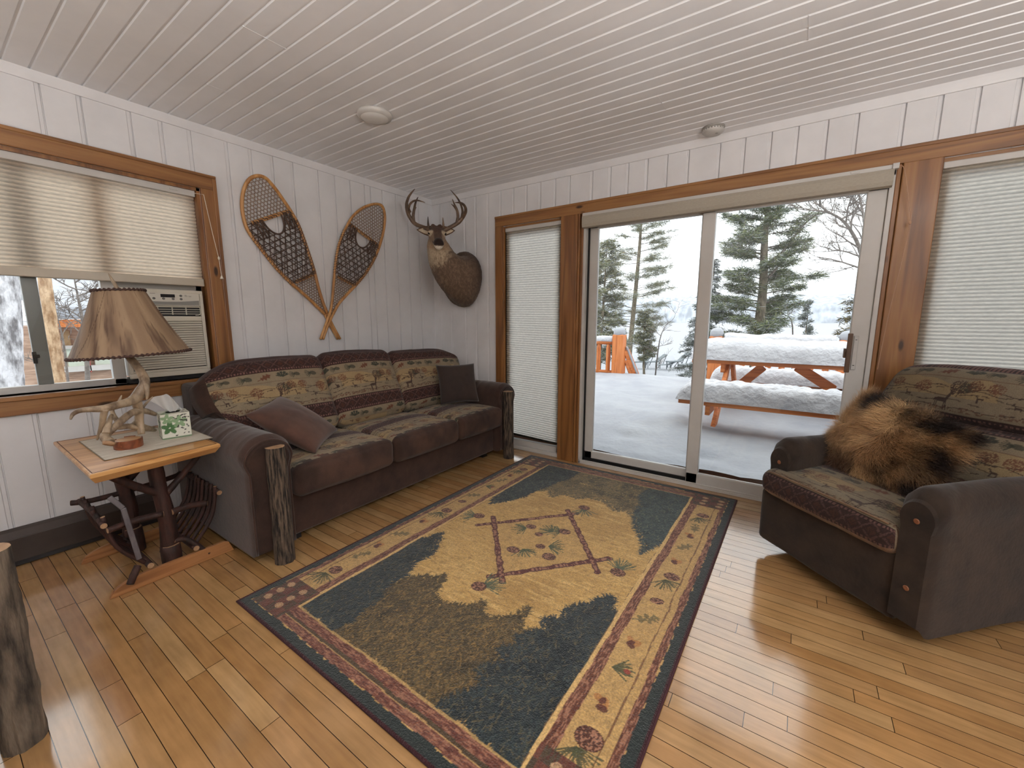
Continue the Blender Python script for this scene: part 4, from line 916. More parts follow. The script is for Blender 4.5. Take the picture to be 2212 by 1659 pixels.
maroon, logc, pinkc, tan2 = c_(92,40,34), c_(116,70,54), c_(166,118,92), c_(190,158,104)
def seg(x0, y0, x1, y1, w_):
    d = segd(u+(vn(u, v, 45, 3)-.5)*.010, v+(vn(u, v, 45, 5)-.5)*.010, x0, y0, x1, y1); return d/w_
def logseg(x0, y0, x1, y1, w_=.016):
    global C
    q = seg(x0, y0, x1, y1, w_); ln = vn(u*abs(y1-y0)+v*abs(x1-x0), u*(x1-x0)+v*(y1-y0), 150, 6)
    C = mixc(C, maroon*(.7), (q < 1)*1.0); C = mixc(C, pinkc, ((q < .62) & (ln > .52))*.8); C = mixc(C, maroon, ((q < .75) & (ln < .5))*.8)
dm = [(.44,1.19),(.84,.75),(1.22,1.18),(.82,1.63)]
dd_ = [(.475,1.165),(.845,.81),(1.185,1.165),(.82,1.56)]; mI = inpoly(u, v, dd_); C = np.where(mI[:, None], (c_(190,152,92)*(.72+.5*fbm(u, v, 40, 7))[:, None]), C)
for a in ((.434,1.122,.855,1.597),(.80,.765,1.217,1.242),(.446,1.26,.873,.769),(.785,1.606,1.21,1.096)): logseg(*a)
def needles(cx, cy, r, a0, spread=2.2, n=16, col=None):
    global C
    for i in range(n):
        a = a0-spread/2+spread*i/(n-1)+rnd.uniform(-.1,.1); L_ = r*rnd.uniform(.7,1.1); d = segd(u, v, cx, cy, cx+L_*math.cos(a), cy+L_*math.sin(a)); C = mixc(C, c_(66,78,52) if col is None else col, (d < .0026)*.9)
def cone(cx, cy, r=.034, ro=0, rr=.85):
    global C
    e = ellm(u, v, cx, cy, r, r*rr, ro); ck = vn(u, v, 190, 3)
    C = mixc(C, maroon*.55, (e < 1)*.95); C = mixc(C, pinkc, ((e < .85) & (ck > .58))*.85)
for x, y, r in ((.705,1.29,.032),(.791,1.239,.025),(.897,1.35,.036),(.863,1.135,.028),(.76,1.024,.036),(.95,1.075,.038)): pass
for x, y, a in ((.69,1.26,-2.4),(.84,1.31,2.9),(.90,1.16,.4),(.80,1.06,-.6),(.88,1.34,-2.7)): needles(x, y, .085, a)
for x, y, r in ((.705,1.29,.032),(.791,1.239,.025),(.897,1.35,.036),(.863,1.135,.028),(.76,1.024,.036),(.95,1.075,.038)): cone(x, y, r)
for x, y, a in ((.365,1.219,3.6),(.857,1.699,-1.2),(.805,.681,.9),(1.292,1.149,1.7)):
    needles(x+.02*math.cos(a), y+.02*math.sin(a), .10, a, 2.0, 18, c_(72,86,66)); cone(x, y, .038)
def leafm(cx, cy, r, ro, col):
    global C
    c, q = math.cos(ro), math.sin(ro); x = ((u-cx)*c+(v-cy)*q)/r; y = (-(u-cx)*q+(v-cy)*c)/r
    m = (np.abs(y) < (.45+.2*np.cos(x*9))*np.sqrt(np.clip(1-x*x, 0, 1))) & (vn(u, v, 130, 2) > .22) | ((np.abs(y) < .06) & (x > -1.4) & (x < 1)); C = mixc(C, col, m*.85)
def acorn(cx, cy, r, ro):
    global C
    C = mixc(C, c_(170,116,64), (ellm(u, v, cx, cy, r, r*.62, ro) < 1)*.9); C = mixc(C, maroon*.8, (ellm(u, v, cx-r*.7*math.cos(ro), cy-r*.7*math.sin(ro), r*.5, r*.75, ro) < 1)*.9)
# side bands, mirrored
for sgn in (1, -1):
    e = (RW-wu) if sgn > 0 else wu
    inb = (v > .13) & (v < RL-.13)
    band = inb & (e < .268); C = np.where((band & (e < .268))[:, None], c_(186,150,94)*(.78+.42*fbm(u, v, 60, 3))[:, None], C)
    for a, b in ((.043,.070),(.209,.250)):
        m_ = band & (e > a) & (e < b); tx = vn(u*3, v*.35, 160, 6); C = mixc(C, maroon, m_*.9); C = mixc(C, pinkc, (m_ & (tx > .6))*.7); C = mixc(C, maroon*.5, (m_ & (tx < .3))*.6)
    C = mixc(C, c_(98,58,38), (band & (np.abs(e-.098) < .003))*.8); C = mixc(C, c_(214,178,116), (band & (e > .25) & (e < .268))*.7); C = mixc(C, maroon*.5, (band & (np.abs(e-.268) < .002))*.8)
ux = (1.508, .137)
for x, L_ in ((1.508, [(2.009,'C'),(1.834,'L'),(1.719,'A'),(1.576,'L'),(1.406,'A'),(1.251,'C'),(1.047,'S'),(.914,'L'),(.753,'A'),(.603,'H'),(.451,'A'),(.31,'B')]), (.139, [(2.047,'C'),(1.892,'A'),(1.771,'L'),(1.613,'H'),(1.438,'L'),(1.315,'S'),(1.145,'C'),(.973,'A'),(.792,'L'),(.643,'A'),(.532,'L'),(.365,'C')])):
    for y, k in L_:
        ro = rnd.uniform(-.6,.6)+1.2
        if k in 'CB': needles(x-.01, y-.03, .08, -1.6+ro*.3, 2.4, 16, c_(70,72,46)); cone(x+.008, y+.012, .036 if k == 'C' else .044)
        elif k == 'S': cone(x, y, .030, .3, .7)
        elif k == 'L': leafm(x, y, .048, ro, c_(104,92,58))
        elif k == 'A': acorn(x, y, .026, ro); acorn(x-.02, y+.012, .020, ro+1.2)
        else: needles(x-.03, y, .07, .3, 1.6, 14, c_(76,78,50)); C = mixc(C, c_(140,50,40), (ellm(u, v, x+.02, y+.01, .012, .010) < 1)*.9)
# end bands
for sgn in (1, -1):
    e = wv_ if sgn > 0 else (RL-wv_)
    k_ = 1.0 if sgn > 0 else 1.0
    for a, b in ((.045,.082),(.094,.132)):
        m_ = (e > a) & (e < b) & (u > .05) & (u < RW-.05); tx = vn(u*.35, v*3, 160, 6); C = mixc(C, logc, m_*1.0); C = mixc(C, pinkc, (m_ & (tx > .62))*.6); C = mixc(C, maroon*.7, (m_ & (tx < .35))*.7)
    C = mixc(C, c_(40,32,28), ((e > .082) & (e < .094) & (u > .05) & (u < RW-.05))*.9); C = mixc(C, c_(196,160,100), (((e > .078) & (e < .082)) | ((e > .130) & (e < .139)))*(u > .05)*(u < RW-.05)*.7)
# corner log ends
for fx, fy in ((0,0),(1,0),(0,1),(1,1)):
    a = RW-u if fx else u; b = RL-v if fy else v
    m_ = (a > .045) & (a < .255) & (b > .045) & (b < .235); bl = ((np.floor(a/.047)+np.floor(b/.047)) % 2) > 0
    t = np.where(bl[:, None], logc*.8, c_(74,60,44)); t = mixc(t, maroon, (vn(a*4 if True else a, b, 60, 4) > .62)*.6); C = np.where(m_[:, None], t, C)
    for x, y in ((.084,.194),(.081,.146),(.081,.093),(.180,.092),(.177,.142),(.182,.195)):
        e = ellm(a, b, x, y, .019, .016); C = mixc(C, c_(186,150,112), (e < 1)*.9); C = mixc(C, logc, (np.abs(e-.45) < .1)*.6)
edge = np.minimum(np.minimum(u, RW-u), np.minimum(v, RL-v)); dk = edge < .043+(vn(u, v, 60, 8)-.5)*.012
C = mixc(C, c_(38,46,44), dk*1.0); C = mixc(C, c_(58,22,28), (edge < .008)*1.0)
sgt = (np.abs(v-2.06-.006*np.sin(u*260)) < .0035) & (np.abs(u-.69) < .045) & (vn(u, v, 200, 5) > .3); C = mixc(C, c_(232,196,120), sgt*.9)
z = .009+.0022*fbm(u, v, 110, 3, 2)-.006*np.clip(1-edge/.006, 0, 1)
rug = thing('area_rug', 'lodge style area rug with pine trees, twig diamond and pinecones on the wooden floor', 'rug', (RU0, RV0, 0), -.006)
npobj('pile', np.stack([u, v, z], 1), grid(nu, nv), M['rug'], rug, col=C)
mb = MB(); mb.tube([(0,0,.005),(RW,0,.005),(RW,RL,.005),(0,RL,.005)], .0055, 8, closed=True); obj('bound_edge', mb, pm('binding', (52,22,28), (70,32,38), 200, rough=.9), rug)
# ------------------------------------------------------------------ rustic end table
tb = thing('end_table', 'rustic end table with honey wood top and dark branch legs on ski runners', 'side table', (.52, -2.57, 0))
TZ = .622
TA, TB_, TC, TD = (.150,-2.805), (.928,-2.815), (.868,-2.345), (.165,-2.355)
def quadslab(pts, z0, z1, ins):
    mb = MB(); c = np.mean(pts, 0); P = [np.array(p) for p in pts]
    lay = []
    for k, (z, f) in enumerate(((z1, .985), (z1-.004, 1.0), (z1-.016, 1.0), (z0, ins))): lay += [(c[0]+(p[0]-c[0])*f, c[1]+(p[1]-c[1])*f, z) for p in P]
    fs = [(0,1,2,3),(15,14,13,12)]
    for k in range(3):
        for i in range(4): fs.append((k*4+i, (k+1)*4+i, (k+1)*4+(i+1) % 4, k*4+(i+1) % 4))
    return mb.add(lay, fs)
M['honey'] = woodmat('honey_wood', (164,110,58), (198,146,88), (216,170,112), 'y', 1.2, .3, coat=.2, knots=False)
worldpart(obj('tabletop', quadslab((TA,TB_,TC,TD), TZ-.046, TZ, .93), M['honey'], tb))
mb = MB(); c = np.mean((TA,TB_,TC,TD), 0)
for a, b in ((TA,TB_),(TB_,TC),(TC,TD),(TD,TA)):
    for f in (.955,): 
        p, q = [(c[0]+(w_[0]-c[0])*f, c[1]+(w_[1]-c[1])*f, TZ+.0003) for w_ in (a, b)]; mb.bar(p, q, .003, .0012)
worldpart(obj('inlay_groove', mb, pm('groove', (84,48,22), (96,56,28), 9), tb))
T3 = lambda px, py, x: on(px, py, 0, x)
def stick(name, pts, r, mat='bark_d', par=None, n=10, sm=5, jit=.06, ends=True):
    mb = MB(); mb.tube(pts, r, n, smooth=sm, jit=jit); o = obj(name, mb, M[mat], par or tb, smooth=True); worldpart(o) if (par is None) else setattr(o, 'location', -tb.location+Vector((0,0,0)))
    if ends:
        P = [Vector(q) for q in pts]
        for a, b in ((P[0], P[1]), (P[-1], P[-2])):
            d = (a-b).normalized(); rr = (r[0] if a is P[0] else r[-1]) if hasattr(r, '__len__') else r
            m2 = MB(); m2.tube([a-d*.001, a+d*.0015], rr*.93, n); e = obj('cut_end', m2, M['cutwood'], o); 
    return o
FX, BX = .705, .335
for x in (FX, BX):
    y0 = -2.545 if x == FX else -2.60
    stick('post', [(x-.01,y0-.005,.10),(x,y0,.25),(x-.004,y0-.012,.42),(x+.002,y0-.02,TZ-.04)], [.036,.034,.031,.030], jit=.05)
    bark_b = stick('post_foot', [(x,y0,.0),(x,y0,.13)], [.041,.040], sm=3, jit=.05)
    k_ = .21 if x == FX else .14
    stick('brace', [(x,y0-.01,.40),(x+.02,y0-.10*k_/.21,.47),(x+.05,y0-k_,TZ-.045)], [.021,.018,.016])
    stick('brace', [(x,y0+.01,.39),(x+.0,y0+.09,.47),(x+.03,y0+(.17 if x == FX else .19),TZ-.045)], [.017,.014,.013])
def runner(x, y0, y1, h):
    n = 26; mb = MB(); vs = []
    for i in range(n+1):
        f = i/n; y = y0+(y1-y0)*f; top = h*min(1, math.sqrt(max(0, min(f/.30, 1)*(2-min(f/.30, 1))))+.0)*min(1, math.sqrt(max(0, 1-max(0, (f-.92)/.08)**2))); bot = .0
        vs += [(x-.009, y, bot), (x+.009, y, bot), (x+.009, y, top+.003), (x-.009, y, top+.003)]
    fs = [(0,1,2,3)[::-1], tuple(4*n+k for k in (0,1,2,3))]
    for i in range(n):
        for k in range(4): fs.append((4*i+k, 4*i+(k+1) % 4, 4*i+4+(k+1) % 4, 4*i+4+k))
    mb.add(vs, fs); worldpart(obj('runner', mb, woodmat('runner_wood', (120,78,44), (156,106,64), (176,126,80), 'y', 1.5, .5, knots=False), tb, bev=.003))
runner(FX+.050, -2.79, -2.300, .062); runner(BX-.055, -2.80, -2.34, .060)
# magazine cradle: two leaning racks of sticks hung between the posts
for nm, pts, r in (('rail', [T3(232,1146,.74), T3(300,1122,.73), T3(352,1110,.735)], .014), ('rail', [T3(372,1106,.73), T3(410,1092,.72), T3(447,1087,.73)], .015),
                   ('rail', [(.30,-2.80,.335),(.33,-2.70,.33),(.33,-2.42,.345),(.30,-2.36,.35)], .013)):
    stick(nm, pts, r)
def rack(sg, ytop, ztop, ybot, zbot, n_):
    stick('rack_bar', [(.30,ytop,ztop),(.52,ytop+.004,ztop+.006),(.745,ytop,ztop)], .013); stick('rack_bar', [(.30,ybot,zbot),(.52,ybot,zbot-.004),(.76,ybot,zbot)], .014)
    for i in range(n_):
        x = .345+.37*i/(n_-1); b = sg*.03
        stick('rack_slat', [(x,ytop+rnd.uniform(-.006,.006),ztop+.03),(x,(ytop+ybot)/2+b,(ztop+zbot)/2),(x+.004,ybot,zbot-.006)], [.0085,.009,.009], n=8, ends=(i == n_-1 or i == 0))
rack(-1, -2.770, .335, -2.640, .085, 7); rack(1, -2.330, .330, -2.460, .085, 8)
mb = MB(); A_, B2, C2 = T3(236,1074,.76), T3(266,1098,.77), T3(301,1208,.77)
for p, q in ((A_, B2), (B2, C2)): mb.bar(p, q, .020, .008, up=(1,0,0))
worldpart(obj('bent_slat', mb, pm('grey_slat', (84,80,84), (116,110,112), 30, (1,1,.3), rough=.35), tb, bev=.003))
stick('peg_leg', [T3(298,1222,.77), T3(290,1240,.785), T3(281,1262,.79)], [.014,.015,.014]); stick('peg_leg', [T3(378,1168,.72), T3(405,1166,.73), T3(452,1195,.755)], [.012,.013,.011])

# ------------------------------------------------------------------ woven mat
mz = TZ+.0015
pts = [on(171,954,2,mz), on(226,995,2,mz), on(459,946,2,mz)]; p4 = pts[0]+(pts[2]-pts[1]); qd = [pts[0], pts[1], pts[2], p4]
org = (qd[0]+qd[2])/2
mt_ = thing('place_mat', 'off-white woven mat lying on the end table under the lamp', 'mat', org)
nu, nv = 60, 100; a, b = np.meshgrid(np.linspace(0,1,nu+1), np.linspace(0,1,nv+1), indexing='ij'); a = a.ravel(); b = b.ravel()
Q = [np.array(q-org) for q in qd]; V = np.outer(1-b, Q[0])*(1-a)[:, None]+np.outer(1-b, Q[1])*a[:, None]+np.outer(b, Q[2])*a[:, None]+np.outer(b, Q[3])*(1-a)[:, None]
V[:, 2] = .0008+.0012*np.abs(np.sin(a*110))+.0006*vn(a*3, b*30, 1, 2)
npobj('weave', V, grid(nu, nv), pm('mat_cloth', (190,180,164), (214,206,192), 60, (1,.2,1), rough=.95, bump=.3), mt_)
mb = MB()
for i in range(4): mb.bar(Vector(Q[i])+Vector((0,0,.001)), Vector(Q[(i+1) % 4])+Vector((0,0,.001)), .004, .0024)
obj('hem', mb, pm('mat_hem', (120,108,92), (150,138,120), 90, rough=.95), mt_)

# ------------------------------------------------------------------ antler lamp
M['antler'] = pm('antler', (96,76,58), (172,152,126), 22, (1,1,.5), rough=.45, bump=.35, bscale=60, lo=.32, hi=.62, bdist=.004)
lp = thing('table_lamp', 'antler table lamp with laced rawhide shade on the end table', 'lamp', (.47, -2.58, TZ+.004))
def K(x, y, d): return at(110+x/3.7707, 560+y/3.7707, d)
def ant(name, pts, r, par=lp):
    mb = MB(); mb.tube([K(*p) for p in pts], r, 14, smooth=6, jit=.03, sq=.85); o = obj(name, mb, M['antler'], par, smooth=True); o.location = -lp.location; return o
stem = ant('antler_stem', [(640,800,1.965),(690,860,1.965),(745,940,1.965),(765,1010,1.96),(735,1075,1.95),(690,1130,1.93),(640,1160,1.90),(540,1188,1.84),(430,1215,1.79),(330,1222,1.76),(240,1232,1.74),(180,1262,1.73),(160,1305,1.72)], [.017,.018,.020,.021,.026,.024,.020,.017,.015,.012,.010,.008,.003])
ant('tine', [(745,960,1.955),(775,1040,1.95),(785,1100,1.95),(780,1145,1.95)], [.012,.011,.008,.003])
ant('tine', [(440,1220,1.79),(425,1290,1.80),(415,1350,1.81),(395,1415,1.815),(376,1472,1.82)], [.014,.012,.010,.007,.003])
ant('tine', [(545,1190,1.85),(560,1150,1.87),(576,1108,1.88)], [.008,.006,.002])
ant('tine', [(690,1140,1.94),(715,1230,1.97),(722,1330,1.985),(738,1425,1.985)], [.022,.019,.017,.014])
ant('antler_branch', [(478,1488,1.80),(440,1440,1.81),(490,1395,1.83),(570,1320,1.87),(640,1262,1.91),(700,1238,1.95),(780,1238,2.03),(845,1262,2.11)], [.020,.018,.014,.015,.015,.016,.015,.011])
ant('tine', [(560,1330,1.87),(520,1290,1.88),(500,1240,1.89),(515,1200,1.90)], [.011,.010,.008,.003])
ant('tine', [(450,1420,1.81),(470,1330,1.83),(490,1270,1.86)], [.016,.013,.009])
ant('antler_branch', [(500,1375,1.86),(560,1368,1.90),(640,1360,1.95),(700,1375,1.98),(790,1385,2.05),(845,1392,2.11)], [.010,.014,.015,.014,.013,.009])
ant('tine', [(640,1362,1.95),(680,1330,1.98),(700,1280,2.02),(770,1180,2.05),(830,1120,2.08)], [.010,.009,.008,.006,.003])
ant('tine', [(845,1370,2.10),(800,1368,2.06),(740,1350,2.02)], [.004,.008,.010])
mb = MB(); p = K(478,1488,1.80); mb.tube([p+Vector((.004,-.006,-.012)), p+Vector((0,0,0))], [.020,.023], 16); o = obj('burr', mb, M['cutwood'], lp, smooth=True); o.location = -lp.location
# shade
SC = Vector((.492, -2.545, 0)); tilt = Matrix.Rotation(math.radians(3), 4, 'X') @ Matrix.Rotation(math.radians(-2.0), 4, 'Y')
shc = Vector((.492, -2.545, 1.205)); MT = Matrix.Translation(shc-lp.location) @ tilt
n, m = 260, 80; th, zz = np.meshgrid(np.linspace(0, 2*PI, n, endpoint=False), np.linspace(0, 1, m+1), indexing='ij'); th = th.ravel(); zz = zz.ravel()
r = .224+(.094-.224)*zz+.006*np.sin(zz*PI)*-1+.0025*(vn(np.cos(th)*3, np.sin(th)*3+zz*4, 1.3, 4)-.5)
V = np.stack([r*np.cos(th), r*np.sin(th), -.148+.302*zz], 1); i, j = np.meshgrid(np.arange(n), np.arange(m), indexing='ij'); i = i.ravel(); j = j.ravel(); i2 = (i+1) % n
F = np.stack([i*(m+1)+j, i2*(m+1)+j, i2*(m+1)+j+1, i*(m+1)+j+1], 1)
C = np.tile(np.array(lin((146,120,94))), (len(V), 1)); cx_, cy_ = np.cos(th), np.sin(th)
C = mixc(C, lin((172,146,116)), (vn(cx_*5, cy_*5+zz*.8, 1.5, 3)-.4)*1.5); st_ = vn(cx_*26+cy_*7, cy_*26+zz*3.5, 1, 8); bl_ = fbm(cx_*2.2+zz, cy_*2.2, 1.6, 11)
C = mixc(C, lin((76,52,38)), np.clip((st_-.66)*6, 0, 1)*np.clip((bl_-.44)*9, 0, 1)*.8); s2_ = vn(cx_*48, cy_*48+zz*7, 1, 5); C = mixc(C, lin((96,70,52)), np.clip((s2_-.70)*5, 0, 1)*.6*np.clip((vn(cx_*3, cy_*3+zz*2, 1, 9)-.35)*4, 0, 1)); C = mixc(C, lin((104,80,62)), (bl_-.50)*4.0); C = mixc(C, lin((70,44,30)), (np.abs(th-4.4-.03*zz) < .012)*.7); C = mixc(C, lin((70,44,30)), (np.abs(th-5.55+.5*(1-zz)) < .010)*.7)
m_, nt, out = newmat('rawhide'); b = N(nt, 'ShaderNodeBsdfPrincipled'); b.inputs['Roughness'].default_value = .6; a_ = N(nt, 'ShaderNodeAttribute', _attribute_name='Col'); tr = N(nt, 'ShaderNodeBsdfTranslucent'); mx = N(nt, 'ShaderNodeMixShader'); mx.inputs[0].default_value = .14
no = N(nt, 'ShaderNodeTexNoise'); no.inputs['Scale'].default_value = 40; bp = N(nt, 'ShaderNodeBump'); bp.inputs['Strength'].default_value = .25; bp.inputs['Distance'].default_value = .004; nt.links.new(no.outputs['Fac'], bp.inputs['Height']); nt.links.new(bp.outputs[0], b.inputs['Normal'])
nt.links.new(a_.outputs['Color'], b.inputs['Base Color']); nt.links.new(a_.outputs['Color'], tr.inputs['Color']); nt.links.new(b.outputs[0], mx.inputs[1]); nt.links.new(tr.outputs[0], mx.inputs[2]); nt.links.new(mx.outputs[0], out.inputs['Surface'])
o = npobj('lamp_shade', V, F, m_, lp, col=C); o.matrix_basis = MT; shade = o
lace = pm('leather_lace', (52,32,26), (84,54,44), 90, rough=.6, bump=.4)
for r_, z_, k in ((.226,-.149,74), (.095,.154,34)):
    mb = MB(); mb.tube([(r_*math.cos(a), r_*math.sin(a), z_) for a in [2*PI*i/60 for i in range(60)]], .0038, 8, closed=True)
    for i in range(k):
        a = 2*PI*i/k; mb.ell((r_*math.cos(a), r_*math.sin(a), z_+.001), (.0065,.0065,.0085), 8, 5, Matrix.Rotation(a, 3, 'Z') @ Matrix.Rotation(.6, 3, 'X'))
    obj('lacing', mb, lace, shade, smooth=True)
mb = MB(); mb.tube([(-.004,-.006,.150),(-.004,-.004,.165),(-.010,-.012,.20),(-.020,-.020,.238)], [.008,.009,.007,.001], 10, smooth=4); o = obj('finial', mb, M['antler'], lp, smooth=True); o.matrix_basis = MT
mb = MB(); mb.tube([(0,0,.15),(0,0,-.12),(.0,0,-.15)], .005, 8)
for a in (0, 2.09, 4.19): mb.tube([(0,0,.148),(.094*math.cos(a),.094*math.sin(a),.152)], .0018, 6)
o = obj('harp', mb, M['metal_d'], lp); o.matrix_basis = MT
mb = MB(); mb.tube([Vector((.42,-2.45,TZ+.012)), Vector((.40,-2.375,TZ+.012)), Vector((.20,-2.372,TZ+.008)), Vector((.10,-2.372,TZ-.02)), Vector((.075,-2.375,.3))], .003, 6, smooth=5); o = obj('power_cord', mb, M['vinyl'], lp, smooth=True); o.location = -lp.location

# ------------------------------------------------------------------ coaster holder
p = on(281, 966, 2, TZ+.004); co_ = thing('coaster_holder', 'round brown wooden coaster holder with a stack of coasters on the mat', 'coaster', (p.x-.018, p.y, TZ+.003), -.35)
M['cherry'] = woodmat('cherry', (96,48,26), (130,70,40), (150,86,52), 'x', 2, .4, knots=False)
n = 40; R1, R2 = .062, .055
def ringseg(mb, r0, r1, z0, z1, a0, a1, n=30, sy=.86):
    vs = []; 
    for i in range(n+1):
        a = a0+(a1-a0)*i/n; c, s_ = math.cos(a), math.sin(a)*sy; vs += [(r0*c, r0*s_, z0), (r1*c, r1*s_, z0), (r1*c, r1*s_, z1), (r0*c, r0*s_, z1)]
    fs = [(0,1,2,3), tuple(4*n+k for k in (3,2,1,0))]
    for i in range(n):
        for k in range(4): fs.append((4*i+k, 4*i+4+k, 4*i+4+(k+1) % 4, 4*i+(k+1) % 4))
    return mb.add(vs, fs)
mb = MB(); ringseg(mb, .001, R1, 0, .006, 0, 2*PI, 44); ringseg(mb, R2+.001, R1, .005, .040, -2.05, 1.95, 40); ringseg(mb, R2+.001, R1, .005, .040, 2.75, 3.55, 8)
obj('holder', mb, M['cherry'], co_)
for i in range(4):
    mb = MB(); mb.lathe([(.001,0),(.0535,0),(.0535,.0062),(.001,.0062)], 36, (0,0,.0065+i*.0083)); o = obj('coaster', mb, M['honey'], co_); o.scale = (1, .86, 1)
# ------------------------------------------------------------------ tissue box
bp_ = on(352, 951, 2, TZ+.003); bq = on(414, 941, 2, TZ+.003); e1 = (bq-bp_); e1.z = 0; wb = .118
ang = math.atan2(e1.y, e1.x)
tx = thing('tissue_box', 'cube tissue box with green leaf print on the end table', 'tissue box', (bp_.x, bp_.y, TZ+.003), ang)
tv, tf, tc2 = [], [], []
n = 44; Hb = .128
uu, vv = np.meshgrid(np.linspace(0,1,n+1), np.linspace(0,1,n+1), indexing='ij'); a = uu.ravel(); b = vv.ravel()
def printc(a, b, seed):
    C = np.tile(np.array(lin((214,214,200))), (len(a), 1)); g1, g2, blk = lin((58,104,52)), lin((128,158,118)), lin((34,34,30)); rr = random.Random(seed)
    x, y = a*wb, b*Hb; flowers = [(.28,.44,.026,g1),(.22,.80,.020,g2),(.62,.66,.024,g2)] if seed == 1 else [(.5,.6,.026,g1),(.2,.25,.02,g2)]
    for fx, fy, r_, col in flowers:
        for k in range(5): an = k*1.257+.3; C = mixc(C, col, (ellm(x, y, fx*wb+r_*.75*math.cos(an), fy*Hb+r_*.75*math.sin(an), r_*.62, r_*.40, an) < 1)*.95)
    for k in range(22):
        fx, fy = (rr.uniform(.45,.95), rr.uniform(.08,.92)); C = mixc(C, blk, (ellm(x, y, fx*wb, fy*Hb, .0045, .0026, rr.choice((0,.7,-.7))) < 1)*.95)
    for k in range(6): C = mixc(C, blk, (ellm(x, y, .80*wb+((k % 2)-.5)*.010, (.93-.12*(k//2))*Hb, .006, .003, .1) < 1)*.95)
    C = mixc(C, g1, (b < .05)*.8); C = mixc(C, lin((150,170,130)), ((a < .02) | (a > .98))*.5); return C
x_, y_ = a*wb, b*Hb; F0 = grid(n, n); N1 = (n+1)**2; Z0 = np.zeros(N1); o1 = np.full(N1, wb)
faces = [(np.stack([x_, Z0, y_],1), 1, False), (np.stack([Z0, (1-a)*wb, y_],1), 2, False), (np.stack([o1, a*wb, y_],1), 3, False), (np.stack([(1-a)*wb, o1, y_],1), 4, False), (np.stack([x_, b*wb, Z0+Hb],1), 5, False)]
V = np.concatenate([f[0] for f in faces]); F = np.concatenate([F0[:, :]+k*N1 for k in range(5)]); C = np.concatenate([printc(a, b, f[1]) for f in faces])
npobj('carton', V, F, colmat('carton', .45, .0, var=.03), tx, col=C, smooth=False)
mb = MB(); mb.lathe([(.030,0),(.001,0)], 24, (wb/2, wb/2, Hb+.0006)); o = obj('opening', mb, pm('dark_slot', (60,62,54), (70,72,62), 9), tx)
# tissue: folded sheet pulled up through the slot
n1, n2 = 30, 22; V = []; iM = (Matrix.Rotation(-ang, 3, 'Z'))
tipc = iM @ (at(343, 842, (bp_-CAM).dot(CM @ Vector((0,1,0)))+.05)-tx.location)
for i in range(n1+1):
    s_ = i/n1-.5
    for j in range(n2+1):
        t = j/n2; wdt = .020+.085*t**.8*(1-.25*t)
        V.append((wb/2+s_*wdt*1.6+(tipc.x+.028-wb/2)*t+.004*math.sin(s_*9+t*3), wb/2+.012*math.sin(s_*14+1)*(.4+t)+(tipc.y-wb/2)*t*.6, Hb+.001+(.100+.012*math.sin(s_*7)-.095*(s_+.18)**2*4*t)*t))
m_, nt, out = newmat('tissue_paper'); d = N(nt, 'ShaderNodeBsdfDiffuse'); d.inputs['Color'].default_value = rgba((232,230,226)); t = N(nt, 'ShaderNodeBsdfTranslucent'); t.inputs['Color'].default_value = rgba((232,230,226)); mx = N(nt, 'ShaderNodeMixShader'); mx.inputs[0].default_value = .4
nt.links.new(d.outputs[0], mx.inputs[1]); nt.links.new(t.outputs[0], mx.inputs[2]); nt.links.new(mx.outputs[0], out.inputs['Surface'])
npobj('tissue', V, grid(n1, n2), m_, tx)
